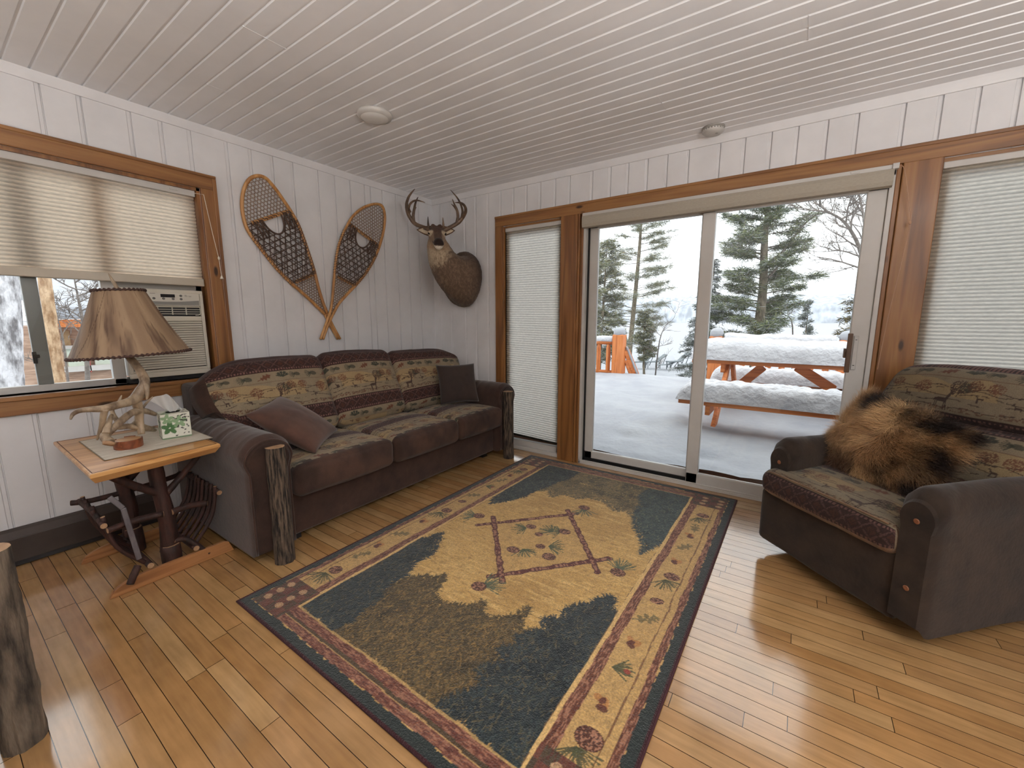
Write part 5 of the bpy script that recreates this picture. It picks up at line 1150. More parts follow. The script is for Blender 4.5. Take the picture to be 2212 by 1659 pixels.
# ------------------------------------------------------------------ snowshoes on the wall
M['ash'] = woodmat('ash_bent', (150,100,52), (184,134,80), (204,158,104), 'z', 2, .45, knots=False)
M['rawlace'] = pm('fine_lacing', (112,84,60), (140,108,80), 60, rough=.7)
M['darklace'] = pm('dark_lacing', (58,41,34), (94,70,57), 60, rough=.7)
def W2(x, y): p = on(480+x/4.0475, 350+y/4.0475, 0, .035); return (p.y, p.z)
def snowshoe(label, left, right, toe, tail, bars, fine, xoff, toe_lift):
    L_ = [W2(*p) for p in left]; R_ = [W2(*p) for p in right]; T_ = W2(*toe); E_ = [W2(*p) for p in tail]
    c = np.mean(np.array(L_+R_), 0); r = thing('snowshoe', label, 'snowshoe', (0, c[0], c[1]), group=None)
    ztoe = T_[1]; zb = min(p[1] for p in L_+R_)
    def X(y, z): f = max(0, (z-(ztoe-.28))/.28); return xoff+toe_lift*f**2
    P3 = lambda y, z, dx=0: (X(y, z)+dx, y-c[0], z-c[1])
    ol = [T_]+L_; orr = [T_]+R_
    mb = MB()
    mb.tube([P3(*p) for p in (ol[::-1]+orr[1:])], .0105, 10, smooth=8, sq=1.15)
    for s_, pts in ((-.010, [L_[-1]]+E_), (.010, [R_[-1]]+E_)):
        q = [P3(*pts[0])]+[P3(y+s_, z) for y, z in pts[1:]]; mb.tube(q, .0105, 10, smooth=4)
    fr = obj('frame', mb, M['ash'], r, smooth=True)
    poly = np.array([(p[0], p[1]) for p in (lambda q: crom([Vector((a, b, 0)) for a, b in q], [0]*len(q), 6)[0])(ol[::-1]+orr[1:])])
    PX = poly[:, 0]; PZ = poly[:, 1]
    (a0, a1), (b0, b1) = [(W2(*p), W2(*q)) for p, q in bars]
    for p, q in ((a0, a1), (b0, b1)):
        mb = MB(); mb.bar(P3(*p), P3(*q), .007, .026, up=(0, -(q[1]-p[1]), (q[0]-p[0]))); obj('crossbar', mb, M['ash'], r, bev=.002)
    ax = Vector((T_[0]-E_[-1][0], T_[1]-E_[-1][1])).normalized(); bx = Vector((ax.y, -ax.x))
    mid = Vector(((a0[0]+a1[0])/2, (a0[1]+a1[1])/2)); mid2 = Vector(((b0[0]+b1[0])/2, (b0[1]+b1[1])/2))
    ta, tb2 = mid.dot(ax), mid2.dot(ax)
    def side(p, q, y, z): return (q[0]-p[0])*(z-p[1])-(q[1]-p[1])*(y-p[0])
    sa = np.sign(side(a0, a1, T_[0], T_[1])); sb = np.sign(side(b0, b1, mid.x, mid.y))
    def net(name, zone, pitch, rad, mat, hole=None, dx=0, dirs=(0, 60, -60)):
        mb = MB(); ctr = Vector((c[0], c[1]))
        for k, an in enumerate(dirs):
            d = Matrix.Rotation(math.radians(an), 2) @ Vector(bx); nrm = Vector((-d.y, d.x))
            for i in range(-60, 61):
                o_ = ctr+nrm*(i*pitch+(pitch*.25 if k else 0)); ss = np.linspace(-.75, .75, 400); y = o_.x+d.x*ss; z = o_.y+d.y*ss
                ok = inpoly(y, z, poly.tolist()); A = side(a0, a1, y, z)*sa; B = side(b0, b1, y, z)*sb
                if zone == 't': ok &= A > 0
                elif zone == 'm': ok &= (A < 0) & (B > 0)
                else: ok &= B < 0
                if hole:
                    hy, hz, ra, rb_, ro = hole; ok &= ellm(y, z, hy, hz, ra, rb_, ro) > 1
                idx = np.where(ok)[0]
                if len(idx) < 4: continue
                for g_ in np.split(idx, np.where(np.diff(idx) > 1)[0]+1):
                    if len(g_) < 4: continue
                    st = max(2, int(len(g_)/5)); sel = list(g_[::st]); 
                    if sel[-1] != g_[-1]: sel.append(g_[-1])
                    mb.tube([P3(y[q], z[q], dx+.0022*((q//3) % 2)+k*.001) for q in sel], rad, 5, cap=False)
        obj(name, mb, M[mat], r, smooth=True)
    net('toe_netting', 't', fine, .0016, 'rawlace'); net('heel_netting', 'h', fine*.85, .0016, 'rawlace')
    hc = mid-Vector(ax)*.006; ang_ = math.atan2(bx.y, bx.x)
    net('foot_webbing', 'm', fine*1.75, .0031, 'darklace', (hc.x, hc.y, .070, .112, ang_), .002, (0, 62, -62))
    net('foot_webbing', 'm', fine*3.5, .0025, 'darklace', (hc.x, hc.y, .076, .118, ang_), .006, (6, 57, -57))
    mb = MB(); loop = []
    for i in range(19):
        t = PI+PI*i/18; q = hc+Vector(bx)*math.cos(t)*.073+Vector(ax)*math.sin(t)*.114; loop.append(P3(q.x, q.y, .006))
    mb.tube(loop, .0062, 7)
    for s_ in (-1, 1):
        for k in range(3):
            w_ = .092+.022*k; p = mid+Vector(bx)*s_*w_; q = mid+Vector(bx)*s_*(w_-.008)-Vector(ax)*.12; mb.tube([P3(p.x, p.y, .006), P3((p.x+q.x)/2+.004, (p.y+q.y)/2, .010), P3(q.x, q.y, .004)], .0055, 6, smooth=3)
    obj('toe_hole_lacing', mb, M['darklace'], r, smooth=True)
    # lacing wound as a helix round the frame sides and the crossbars
    def wind(line, rad, pitch, thick, keep=lambda p: True, gap=None):
        seq = []; acc = 0; X1 = Vector((1,0,0))
        for k in range(len(line)-1):
            p, q = line[k], line[k+1]; L_ = (q-p).length; d = (q-p).normalized(); e = d.cross(X1).normalized(); nst = max(1, int(L_/.0016))
            for z in range(nst):
                c0 = p.lerp(q, z/nst); acc += L_/nst
                if not keep(c0): continue
                f = (acc % pitch)/pitch; ph = 2*PI*min(1, f/.42); seq.append(c0+(X1*math.cos(ph)+e*math.sin(ph))*rad)
        if len(seq) > 3: m_ = MB(); m_.tube(seq, thick, 4); obj('wrapping_lace', m_, M['darklace'], r)
    for pts in (ol, orr):
        cr = crom([Vector(P3(*p)) for p in pts], [0]*len(pts), 12)[0]
        wind(cr, .0122, .021, .0024, lambda p: side(a0, a1, p.y+c[0], p.z+c[1])*sa < -.02 and side(b0, b1, p.y+c[0], p.z+c[1])*sb > 0)
    for p, q in ((a0, a1), (b0, b1)): wind([Vector(P3(*p)).lerp(Vector(P3(*q)), f) for f in (0, .5, 1)], .0125, .026 if p == b0 else .036, .0028)
    return r
s1 = snowshoe('longer left snowshoe of the crossed pair, its toe tilted towards the window', [(215,165),(185,240),(176,340),(190,460),(225,580),(290,680),(390,810),(500,945),(620,1065),(740,1170),(860,1285),(905,1330)],
    [(350,150),(440,230),(530,335),(610,440),(670,540),(725,680),(775,830),(815,960),(850,1100),(890,1230),(925,1320)], (272,133), [(965,1430),(1030,1548)], (((268,532),(590,425)),((648,1050),(818,975))), .0215, .022, .055)
s2 = snowshoe('right snowshoe of the crossed pair, leaning towards the mounted deer', [(1210,405),(1130,475),(1080,565),(1040,650),(1008,750),(988,860),(975,970),(965,1080),(955,1200),(940,1300),(925,1345)],
    [(1365,395),(1400,480),(1400,600),(1365,740),(1315,860),(1245,975),(1165,1070),(1080,1160),(1010,1240),(960,1330)], (1300,376), [(905,1430),(862,1550)], (((1105,545),(1345,720)),((1000,1000),(1155,1085))), .0215, .048, .040)

# ------------------------------------------------------------------ mounted deer
def dpt(p): return (Vector(p)-CAM).dot(CM @ Vector((0,1,0)))
def DP(x, y, d): return at(840+x/5.528, 390+y/5.528, d)
def DY(x, y, yy): return on(840+x/5.528, 390+y/5.528, 1, yy)
dh = thing('deer_mount', 'mounted white-tailed buck shoulder trophy with large antlers on the wall in the corner', 'hunting trophy', (.50, .02, 1.62))
path = [(DY(915,1185,.010), .195, .262), (DY(895,1180,-.06), .195, .258), (DY(860,1165,-.13), .18, .235), (DY(800,1130,-.20), .16, .200), (DY(720,1060,-.27), .140, .165), (DY(650,960,-.33), .122, .135), (DY(605,850,-.37), .104, .112), (DY(580,760,-.39), .088, .092), (DY(572,690,-.40), .070, .070)]
hc_ = DY(572, 655, -.42); nose = at(840+607/5.528, 390+745/5.528, dpt(hc_)-.215); fw = (nose-hc_).normalized(); sd_ = fw.cross(Vector((0,0,1))).normalized(); up_ = sd_.cross(fw)
mb = MB(); P = [p[0] for p in path]; rings = []
n = 28
Pc, _ = crom(P, [0]*len(P), 4); A_ = crom([Vector((p[1], p[2], 0)) for p in path], [0]*len(P), 4)[0]
vs = []
for i, q in enumerate(Pc):
    t = (Pc[min(i+1, len(Pc)-1)]-Pc[max(i-1, 0)]).normalized(); f = min(1, i/10)
    t = (Vector((0,-1,0))*(1-f)+t*f).normalized()
    a = t.cross(Vector((0,0,1))); a = a.normalized() if a.length > .2 else sd_; b = a.cross(t).normalized()
    for k in range(n):
        th = 2*PI*k/n; vs.append(q+a*math.cos(th)*A_[i].x*(1+.06*math.cos(2*th+1.5))+b*math.sin(th)*A_[i].y)
m = len(Pc); fs = [(i*n+k, i*n+(k+1) % n, (i+1)*n+(k+1) % n, (i+1)*n+k) for i in range(m-1) for k in range(n)]+[tuple(range(n-1, -1, -1)), tuple(range((m-1)*n, m*n))]
mb.add(vs, fs)
HR = Matrix((sd_, fw, up_)).transposed()     # head frame: x across, y towards the nose, z up
def head(l, x, z=0): return hc_+HR @ Vector((x, l, z))
secs = [(-.075,.040,.045,-.01),(-.055,.062,.066,0),(-.02,.074,.078,.0),(.02,.074,.074,-.004),(.055,.064,.066,-.010),(.09,.055,.060,-.018),(.125,.047,.051,-.022),(.16,.042,.046,-.026),(.19,.044,.047,-.028),(.208,.039,.042,-.028),(.220,.022,.024,-.026)]
vs = []
for l, rx, rz, dz in secs:
    for k in range(n):
        th = 2*PI*k/n; vs.append(head(l, math.cos(th)*rx*(1-.10*max(0, -math.sin(th))), dz+math.sin(th)*rz))
m = len(secs); fs = [(i*n+k, i*n+(k+1) % n, (i+1)*n+(k+1) % n, (i+1)*n+k) for i in range(m-1) for k in range(n)]+[tuple(range(n-1, -1, -1)), tuple(range((m-1)*n, m*n))]
mb.add(vs, fs)
for s_ in (-1, 1): mb.ell(head(.035, s_*.058, .030), (.022,.026,.016), 12, 8); mb.ell(head(-.02, s_*.030, .072), (.020,.022,.020), 12, 8)
mb.ell(head(.0, 0, -.055), (.05,.06,.045), 16, 10)
# breast tuft hanging at the lower edge of the mount
mb.tube([DY(700,1330,-.07), DY(790,1420,-.06), DY(900,1460,-.03), DY(985,1425,.0)], [.03,.045,.045,.02], 14, smooth=5)
tmp = obj('tmp_deer', mb, None); r_ = tmp.modifiers.new('r', 'REMESH'); r_.mode = 'VOXEL'; r_.voxel_size = .0065; sm_ = tmp.modifiers.new('s', 'SMOOTH'); sm_.iterations = 5; sm_.factor = .6
dg = bpy.context.evaluated_depsgraph_get(); me = bpy.data.meshes.new_from_object(tmp.evaluated_get(dg)); bpy.data.objects.remove(tmp)
co = np.empty(len(me.vertices)*3, dtype=np.float32); me.vertices.foreach_get('co', co); co = co.reshape(-1, 3).astype(float)
no_ = np.empty(len(me.vertices)*3, dtype=np.float32); me.vertices.foreach_get('normal', no_); no_ = no_.reshape(-1, 3)
H_ = (co-np.array(hc_)) @ np.array(HR)      # head coordinates
f1 = fbm(co[:, 0]+co[:, 1], co[:, 2], 60, 3); C = np.tile(np.array(lin((96,78,64))), (len(co), 1)); C = mixc(C, lin((124,102,82)), (f1-.4)*2.2)
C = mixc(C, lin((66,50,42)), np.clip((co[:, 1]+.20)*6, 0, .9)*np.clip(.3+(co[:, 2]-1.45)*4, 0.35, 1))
onh = H_[:, 1] > -.09; dn = np.linalg.norm((H_-np.array((0,.03,-.15)))*np.array((1,1,.8)), axis=1)
C = mixc(C, lin((186,168,142)), np.clip((.135-dn)*16+(fbm(co[:, 0]*3, co[:, 2], 50, 6)-.5)*1.5, 0, .8)*(H_[:, 1] > -.08))                     # white throat
hd = onh & (H_[:, 2] > -.10) & (np.abs(H_[:, 0]) < .11)
C = mixc(C, lin((156,128,102)), hd*.6*(np.abs(H_[:, 0]) > .035)); C = mixc(C, lin((70,48,40)), (hd & (H_[:, 2] > .045))*.8)
C = mixc(C, lin((84,60,48)), (hd & (np.abs(H_[:, 0]) < .032) & (H_[:, 2] > 0))*.7)
for s_ in (-1, 1): C = mixc(C, lin((198,180,154)), (np.linalg.norm(H_-np.array((s_*.058,.045,.028)), axis=1) < .030)*.7)
C = mixc(C, lin((40,28,26)), (hd & (H_[:, 1] > .168) & (H_[:, 2] > -.030))*.95); C = mixc(C, lin((222,212,196)), (hd & (H_[:, 1] > .135) & (H_[:, 2] < -.036))*.95); C = mixc(C, lin((46,32,30)), (hd & (H_[:, 1] > .12) & (H_[:, 1] < .165) & (np.abs(H_[:, 2]+.028) < .010))*.8)
V_ = co+no_*((fbm(co[:, 0]*2+co[:, 1], co[:, 2], 90, 5)-.5)*.006)[:, None]*((H_[:, 1] < .02) | (H_[:, 2] < -.09))[:, None]
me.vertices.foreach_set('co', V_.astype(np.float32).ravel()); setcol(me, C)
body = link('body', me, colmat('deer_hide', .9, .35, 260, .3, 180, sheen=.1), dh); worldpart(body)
def wp(o): o.location = -dh.location; return o
for s_ in (-1, 1):
    mb = MB(); mb.ell(head(.040, s_*.066, .026), (.0135,.0135,.0135), 14, 10); wp(obj('eye', mb, pm('deer_eye', (12,8,8), (18,12,10), 5, rough=.05), dh, smooth=True))
mb = MB(); 
for s_ in (-1, 1): mb.ell(head(.214, s_*.015, -.012), (.006,.005,.007), 8, 6)
wp(obj('nostril', mb, M['black'], dh, smooth=True))
for s_, tip in ((-1, DP(332,588,dpt(hc_)+.01)), (1, DP(790,598,dpt(hc_)+.03))):
    base = head(-.025, s_*.056, .022); d = tip-base; w_ = d.cross(fw).normalized(); V = []; n1, n2 = 14, 12
    for i in range(n1+1):
        t = i/n1; wd = .047*math.sin(PI*min(1, .18+t*.82))**.8*(1 if t < .97 else .4)
        for j in range(n2+1):
            q = j/n2*2-1; V.append(tuple(base+d*t+w_*wd*q-fw*(.020*(1-q*q))*(1-t*.5)))
    cc = np.array([(lin((196,182,160)) if abs((k % (n2+1))/n2*2-1) < .72 else lin((96,72,56))) for k in range(len(V))])
    o = npobj('ear', V, grid(n1, n2), colmat('ear_hide', .9, .2), dh, col=cc); wp(o); so = o.modifiers.new('t', 'SOLIDIFY'); so.thickness = .006
M['antler_d'] = pm('dark_antler', (58,42,32), (122,98,76), 18, (1,1,.5), rough=.5, bump=.4, bscale=70, lo=.34, hi=.68, bdist=.003)
d0 = dpt(hc_)
def beam(name, pts, r, par):
    mb = MB(); mb.tube([DP(x, y, d0+z) for x, y, z in pts], r, 12, smooth=6, jit=.04); o = obj(name, mb, M['antler_d'], par, smooth=True)
    if par is dh: wp(o)
    return o
a1 = beam('antler', [(520,612,0),(470,580,.01),(400,555,.02),(320,520,.02),(262,455,.0),(222,370,-.03),(212,280,-.06),(235,200,-.09),(275,140,-.11),(312,98,-.12)], [.020,.019,.017,.0175,.017,.015,.013,.010,.007,.002], dh)
for pts, r in (([(478,585,.01),(470,520,-.01),(466,430,-.03)], (.012,.009,.002)), ([(300,505,.02),(292,420,.0),(305,330,-.02),(322,255,-.03),(350,195,-.05)], (.015,.013,.011,.008,.002)), ([(296,400,.0),(310,350,.0),(328,318,.01)], (.008,.006,.002)), ([(245,420,.0),(235,340,-.06),(262,270,-.12),(330,236,-.17),(432,262,-.21)], (.012,.011,.009,.007,.002)), ([(262,380,-.02),(240,330,-.03),(232,300,-.04)], (.008,.006,.003))): beam('tine', pts, r, a1)
a2 = beam('antler', [(630,612,0),(680,585,.01),(750,550,.02),(830,500,.02),(885,435,.0),(918,365,-.05),(905,305,-.10),(860,268,-.14),(788,262,-.18)], [.020,.019,.017,.0175,.016,.014,.012,.009,.002], dh)
for pts, r in (([(655,590,.01),(650,520,-.01),(644,440,-.03)], (.012,.009,.002)), ([(812,510,.02),(825,430,.0),(812,350,-.01),(785,290,-.02),(758,220,-.03)], (.015,.013,.011,.008,.002)), ([(815,365,.0),(785,318,.01),(745,280,.02)], (.009,.007,.002)), ([(868,450,.0),(880,370,.04),(860,290,.06),(815,205,.08),(735,112,.10)], (.012,.011,.009,.007,.002))): beam('tine', pts, r, a2)
for a in (a1, a2): pass
# ------------------------------------------------------------------ outdoors: snow, deck, picnic table, trees, lake
M['snow'] = pm('snow', SNOWA, SNOWB, 3, rough=.7, bump=.35, bscale=26, bdist=.02, spec=.2)
M['snow2'] = pm('snow_crust', (184,185,190), (198,199,203), 5, rough=.7, bump=.8, bscale=20, bdist=.03, spec=.2)
M['cedar'] = woodmat('cedar', (150,80,36), (194,112,56), (212,134,74), 'x', 1.2, .6)
M['cedar_z'] = woodmat('cedar_post', (150,80,36), (194,112,56), (212,134,74), 'z', 1.2, .6)
def hfield(name, x0, x1, y0, y1, nx, ny, fn, mat, parent=None, xp=1.0, yp=1.0):
    X = x0+(x1-x0)*np.linspace(0,1,nx+1)**xp; Y = y0+(y1-y0)*np.linspace(0,1,ny+1)**yp
    a, b = np.meshgrid(X, Y, indexing='ij'); a = a.ravel(); b = b.ravel()
    return npobj(name, np.stack([a, b, fn(a, b)], 1), grid(nx, ny), mat, parent)
sstep = lambda x: np.clip(x, 0, 1)**2*(3-2*np.clip(x, 0, 1))
def deckz(x, y):
    z = .125+.17*sstep((y-.15)/1.1)+.11*sstep((y-1.2)/1.8)+.05*(fbm(x, y, 1.3, 4)-.5)+.016*(fbm(x, y, 9, 6)-.5)+.05*(fbm(x, y, 2.6, 12)-.5)
    z = z-.07*np.exp(-((y-1.20)/.30)**2)*sstep((x-2.1)/.5)+.05*np.exp(-((x-1.1)/.8)**2-((y-1.5)/.6)**2)
    z = z-.03*np.exp(-(((x-2.6)/.16)**2+((y-.35)/.05)**2))-.02*np.exp(-(((x-1.95)/.10)**2+((y-.5)/.06)**2))
    return z-.018*np.exp(-((y-.10)/.05)**2)
o = hfield('ground', -3.5, 8.0, .1035, 3.16, 190, 110, deckz, M['snow']); struct(o, 'deep snow covering the deck outside the sliding door')
mb = MB(); mb.box((-3.5,.20,-.4),(8,3.12,-.02)); struct(obj('ground', mb, M['cedar']), 'deck platform under the snow')
def landz(x, y):
    z = -.55-1.75*sstep((y-3.0)/24)+.10*(fbm(x, y, .5, 4)-.5)*(y > 3.1)*(y < 60)
    return np.where(y > 30, -2.3, z)
def landp(x, y): return float(landz(np.array([x]), np.array([y]))[0])
o = hfield('ground', -60, 60, 3.1, 45, 120, 160, landz, M['snow'], yp=1.6); struct(o, 'snowy bank sloping to the lake')
mb = MB(); mb.add([(-2500,40,-2.32),(2500,40,-2.32),(2500,2500,-2.32),(-2500,2500,-2.32)], [(0,1,2,3)]); struct(obj('ground', mb, M['snow']), 'frozen snow covered lake')
o = hfield('ground', -40, -.16, -30, 3.1, 90, 90, lambda x, y: -.35+.12*(fbm(x, y, .8, 9)-.5), M['snow']); struct(o, 'snowy yard beside the cabin')
# far shore: hills closed by a ragged conifer line, haze painted into the pale colour
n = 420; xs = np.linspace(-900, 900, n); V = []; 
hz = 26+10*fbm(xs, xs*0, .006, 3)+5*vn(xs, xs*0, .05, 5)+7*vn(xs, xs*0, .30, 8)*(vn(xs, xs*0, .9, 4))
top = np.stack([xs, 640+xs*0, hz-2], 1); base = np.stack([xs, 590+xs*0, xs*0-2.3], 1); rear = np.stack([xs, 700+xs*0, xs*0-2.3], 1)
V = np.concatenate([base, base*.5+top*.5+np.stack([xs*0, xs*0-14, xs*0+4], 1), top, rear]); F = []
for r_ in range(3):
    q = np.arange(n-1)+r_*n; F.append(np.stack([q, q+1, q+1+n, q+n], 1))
m_, nt, out = newmat('far_forest_haze'); b = N(nt, 'ShaderNodeBsdfDiffuse'); no = N(nt, 'ShaderNodeTexNoise'); no.inputs['Scale'].default_value = .16; no.inputs['Detail'].default_value = 6; tc = N(nt, 'ShaderNodeTexCoord'); mp = N(nt, 'ShaderNodeMapping'); mp.inputs['Scale'].default_value = (1,1,.35)
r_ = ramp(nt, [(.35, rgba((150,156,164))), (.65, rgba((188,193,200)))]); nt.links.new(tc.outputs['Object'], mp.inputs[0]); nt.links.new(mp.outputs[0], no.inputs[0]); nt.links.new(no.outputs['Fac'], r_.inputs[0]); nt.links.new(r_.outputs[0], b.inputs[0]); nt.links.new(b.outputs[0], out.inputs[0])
struct(npobj('hills', V, np.concatenate(F), m_), 'forest on the far shore of the lake, haze painted into its pale colour')

# ---- deck railing
DY_ = 3.06
def post(name, x, y, label, zt=1.0, w_=.15):
    z0 = float(deckz(np.array([x]), np.array([y]))[0])-.1; r = thing(name, label, 'post', (x, y, z0))
    mb = MB(); mb.box((-w_/2,-w_/2,0),(w_/2,w_/2,zt-z0)); obj('timber', mb, M['cedar_z'], r, bev=.012)
    mb = MB(); h = zt-z0; mb.tube([(0,0,h-.004),(0,0,h+.03),(0,0,h+.07),(0,0,h+.10),(0,0,h+.112)], [w_*.5,w_*.54,w_*.5,w_*.34,.01], 16, smooth=3); s_ = obj('snow_cap', mb, M['snow'], r, smooth=True); s_['kind'] = 'stuff'; return r
post('deck_post', .905, DY_, 'square cedar deck post with snow cap beside the open stairs', 1.0, .17)
post('deck_post', 2.26, DY_, 'snow capped cedar deck post partly behind the door mullion', 1.005, .16); post('deck_post', 3.66, DY_, 'snow capped cedar deck post at the far right of the view through the door', .99, .17)
def railing(name, x0, x1, label, snow_h, nb):
    r = thing(name, label, 'railing', ((x0+x1)/2, DY_, .35)); c = (x0+x1)/2
    mb = MB(); mb.tube([(x0-c,0,.53),(x1-c,0,.53)], .042, 12); obj('top_rail', mb, M['cedar'], r, smooth=True)
    mb = MB(); mb.tube([(x0-c,0,.06),(x1-c,0,.06)], .03, 10); obj('bottom_rail', mb, M['cedar'], r, smooth=True)
    for i in range(nb):
        x = x0+(x1-x0)*(i+.5)/nb; mb = MB(); mb.tube([(x-c,0,-.02),(x-c,0,.10),(x-c,0,.44),(x-c,0,.52)], [.022,.034,.034,.020], 10); obj('baluster', mb, M['cedar_z'], r, smooth=True)
    n_ = 60; pts = [(x0-c+(x1-x0)*i/n_, .004*math.sin(i*.4), .53+snow_h*.42+.008*math.sin(i*.23)+.004*math.sin(i*.61)) for i in range(n_+1)]
    mb = MB(); mb.tube(pts, [snow_h*.55*(1+.05*math.sin(i*.31)+.03*math.sin(i*.83)) for i in range(n_+1)], 12, sq=1.0); s_ = obj('snow_ridge', mb, M['snow2'], r, smooth=True); s_['kind'] = 'stuff'
    return r
railing('deck_railing', -1.1, .812, 'cedar log railing with snow on top, left of the stair post', .10, 12)
railing('deck_railing', 2.37, 3.545, 'cedar railing buried in snow behind the picnic table', .17, 8)
sr = thing('stair_rail', 'short cedar stair rail running down from the deck post', 'railing', (1.0, 3.12, .3))
mb = MB(); mb.bar((0,0,.46),(.16,.10,.02),.035,.10); mb.bar((.0,.0,.30),(.10,.07,.0),.03,.06); obj('slanted_board', mb, M['cedar'], sr, bev=.006)
mb = MB(); mb.bar((0,0,.515),(.16,.10,.075),.06,.035); s_ = obj('snow_strip', mb, M['snow'], sr, bev=.012, seg=3); s_['kind'] = 'stuff'

# ---- picnic table
ZT, ZB = .81, .50
xb = on(1465, 861, 2, ZB); xt = on(1495, 775, 2, ZT)
pt = thing('picnic_table', 'cedar picnic table heaped with snow on the deck outside the door', 'picnic table', (xb.x+.9, xt.y+.36, .1))
pl = lambda o: worldpart(o)
XR = xb.x+1.85
yb = xb.y; yt = xt.y
def board(nm, x0, x1, y0, y1, z1, t=.040): mb = MB(); mb.box((x0,y0,z1-t),(x1,y1,z1)); pl(obj(nm, mb, M['cedar'], pt, bev=.006))
for i in range(5): board('top_board', xt.x, xt.x+1.85, yt+i*.148, yt+i*.148+.14, ZT)
board('bench_board', xb.x, XR, yb, yb+.14, ZB); board('bench_board', xb.x, XR, yb+.148, yb+.288, ZB)
y2 = yt+.72+(yt-yb)-.43; board('bench_board', xb.x, XR, y2, y2+.14, ZB); board('bench_board', xb.x, XR, y2+.148, y2+.288, ZB)
for x in (xb.x+.28, XR-.28):
    mb = MB(); mb.bar((x,yt+.22,ZT-.04),(x,yb+.30,.10),.04,.09,up=(1,0,0)); mb.bar((x,yt+.50,ZT-.04),(x,y2,.10),.04,.09,up=(1,0,0)); pl(obj('leg', mb, M['cedar_z'], pt, bev=.005)) if False else None
    for a, b in (((x,yt+.22,ZT-.04),(x,yb+.16,.16)), ((x,yt+.50,ZT-.04),(x,y2+.13,.20))): mb = MB(); mb.bar(a, b, .09, .04, up=(1,0,0)); pl(obj('leg', mb, M['cedar_z'], pt, bev=.005))
    mb = MB(); mb.box((x-.05,yb+.02,ZB-.13),(x-.01,y2+.27,ZB-.04)); pl(obj('bench_support', mb, M['cedar'], pt, bev=.005)); mb = MB(); mb.box((x-.05,yt+.02,ZT-.13),(x-.01,yt+.70,ZT-.04)); pl(obj('top_cleat', mb, M['cedar'], pt, bev=.005))
b1, b2 = [on(1648, 792, 1, yt+.36), on(1598, 832, 1, yt+.36)], [on(1722, 792, 1, yt+.36), on(1800, 842, 1, yt+.36)]
for a, b in (b1, b2): mb = MB(); mb.bar(a, b, .09, .09, up=(0,1,0)); pl(obj('diagonal_brace', mb, M['cedar'], pt, bev=.006))
def heap(name, x0, x1, y0, y1, z, h, label, seed, lump=.03):
    nx, ny = 120, 40; a, b = np.meshgrid(np.linspace(-1,1,nx+1), np.linspace(-1,1,ny+1), indexing='ij'); a = a.ravel(); b = b.ravel()
    e = np.clip(1-np.abs(a)**14, 0, 1)**.5*np.clip(1-np.abs(b)**5, 0, 1)**.5; X = (x0+x1)/2+a*(x1-x0)/2; Y = (y0+y1)/2+b*(y1-y0)/2
    zz = z+e*(h+.06*(fbm(X, Y, 1.6, seed)-.5)+lump*(np.abs(vn(X, Y, 10, seed)-.5)+.6*np.abs(vn(X, Y, 22, seed+1)-.5)))-(1-e)*.0
    zz += .05*e*np.exp(-((X-(x0+.55))/.10)**2)*0; o = npobj(name, np.stack([X, Y+.02*(vn(X, zz, 9, seed)-.5), zz], 1), grid(nx, ny), M['snow2']); tag(o, label, 'snow', kind='stuff'); return o
heap('snow', xt.x-.02, xt.x+1.87, yt-.03, yt+.76, ZT+.001, .20, 'thick snow blanket on the picnic table top', 3)
heap('snow', xb.x-.02, XR+.02, yb-.03, yb+.31, ZB+.001, .15, 'snow piled along the near bench of the picnic table', 5, .05)
heap('snow', xb.x-.02, XR+.02, y2-.03, y2+.33, ZB-.03, .15, 'snow piled along the far bench of the picnic table', 8, .05)

# ---- snow covered loungers below the deck
fr_m = pm('lounger_frame', (92,98,102), (120,126,130), 20, rough=.5); slab_m = pm('frosted_slats', (108,116,120), (130,138,142), 40, (1,8,1), rough=.7)
def lounger():
    r = thing('sun_lounger', 'x', 'sun lounger', (0,0,0))
    mb = MB(); mb.box((-.32,-.75,.24),(.32,.25,.30)); obj('seat', mb, slab_m, r, bev=.015)
    mb = MB(); c = Vector((0,.25,.28)); mb.bar((0,.23,.28),(0,.98,.66),.64,.05); obj('backrest', mb, slab_m, r, bev=.012)
    for x in (-.28,.28):
        for a, b in (((x,-.65,-.1),(x,-.65,.25)), ((x,.30,-.1),(x,.30,.25))): mb = MB(); mb.bar(a, b, .05, .05, up=(1,0,0)); obj('leg', mb, fr_m, r)
    mb = MB(); mb.bar((.30,.92,.60),(.30,.60,.05),.045,.045,up=(1,0,0)); mb.bar((-.30,.92,.60),(-.30,.60,.05),.045,.045,up=(1,0,0)); mb.bar((-.34,.95,.62),(.34,.95,.62),.05,.05); obj('back_prop', mb, fr_m, r)
    return r
def copy_tree(o, parent=None):
    c = o.copy(); COL.objects.link(c); c.parent = parent
    for ch in list(o.children): copy_tree(ch, c)
    return c
L0 = lounger(); spots = [(1384,795,1.0,1),(1412,797,1.0,1),(1438,799,1.0,.55),(1460,799,1.05,1.15),(1485,801,1.0,.8),(1512,803,1.0,.8)]
nm = ['leftmost snow dusted lounger below the deck, half hidden by the trunk', 'second snow dusted lounger from the left below the deck', 'snow dusted lounger lying flatter than its neighbours below the deck', 'snow dusted lounger with the highest raised back below the deck', 'snow dusted lounger just left of the door mullion', 'snow dusted lounger cut by the door mullion']
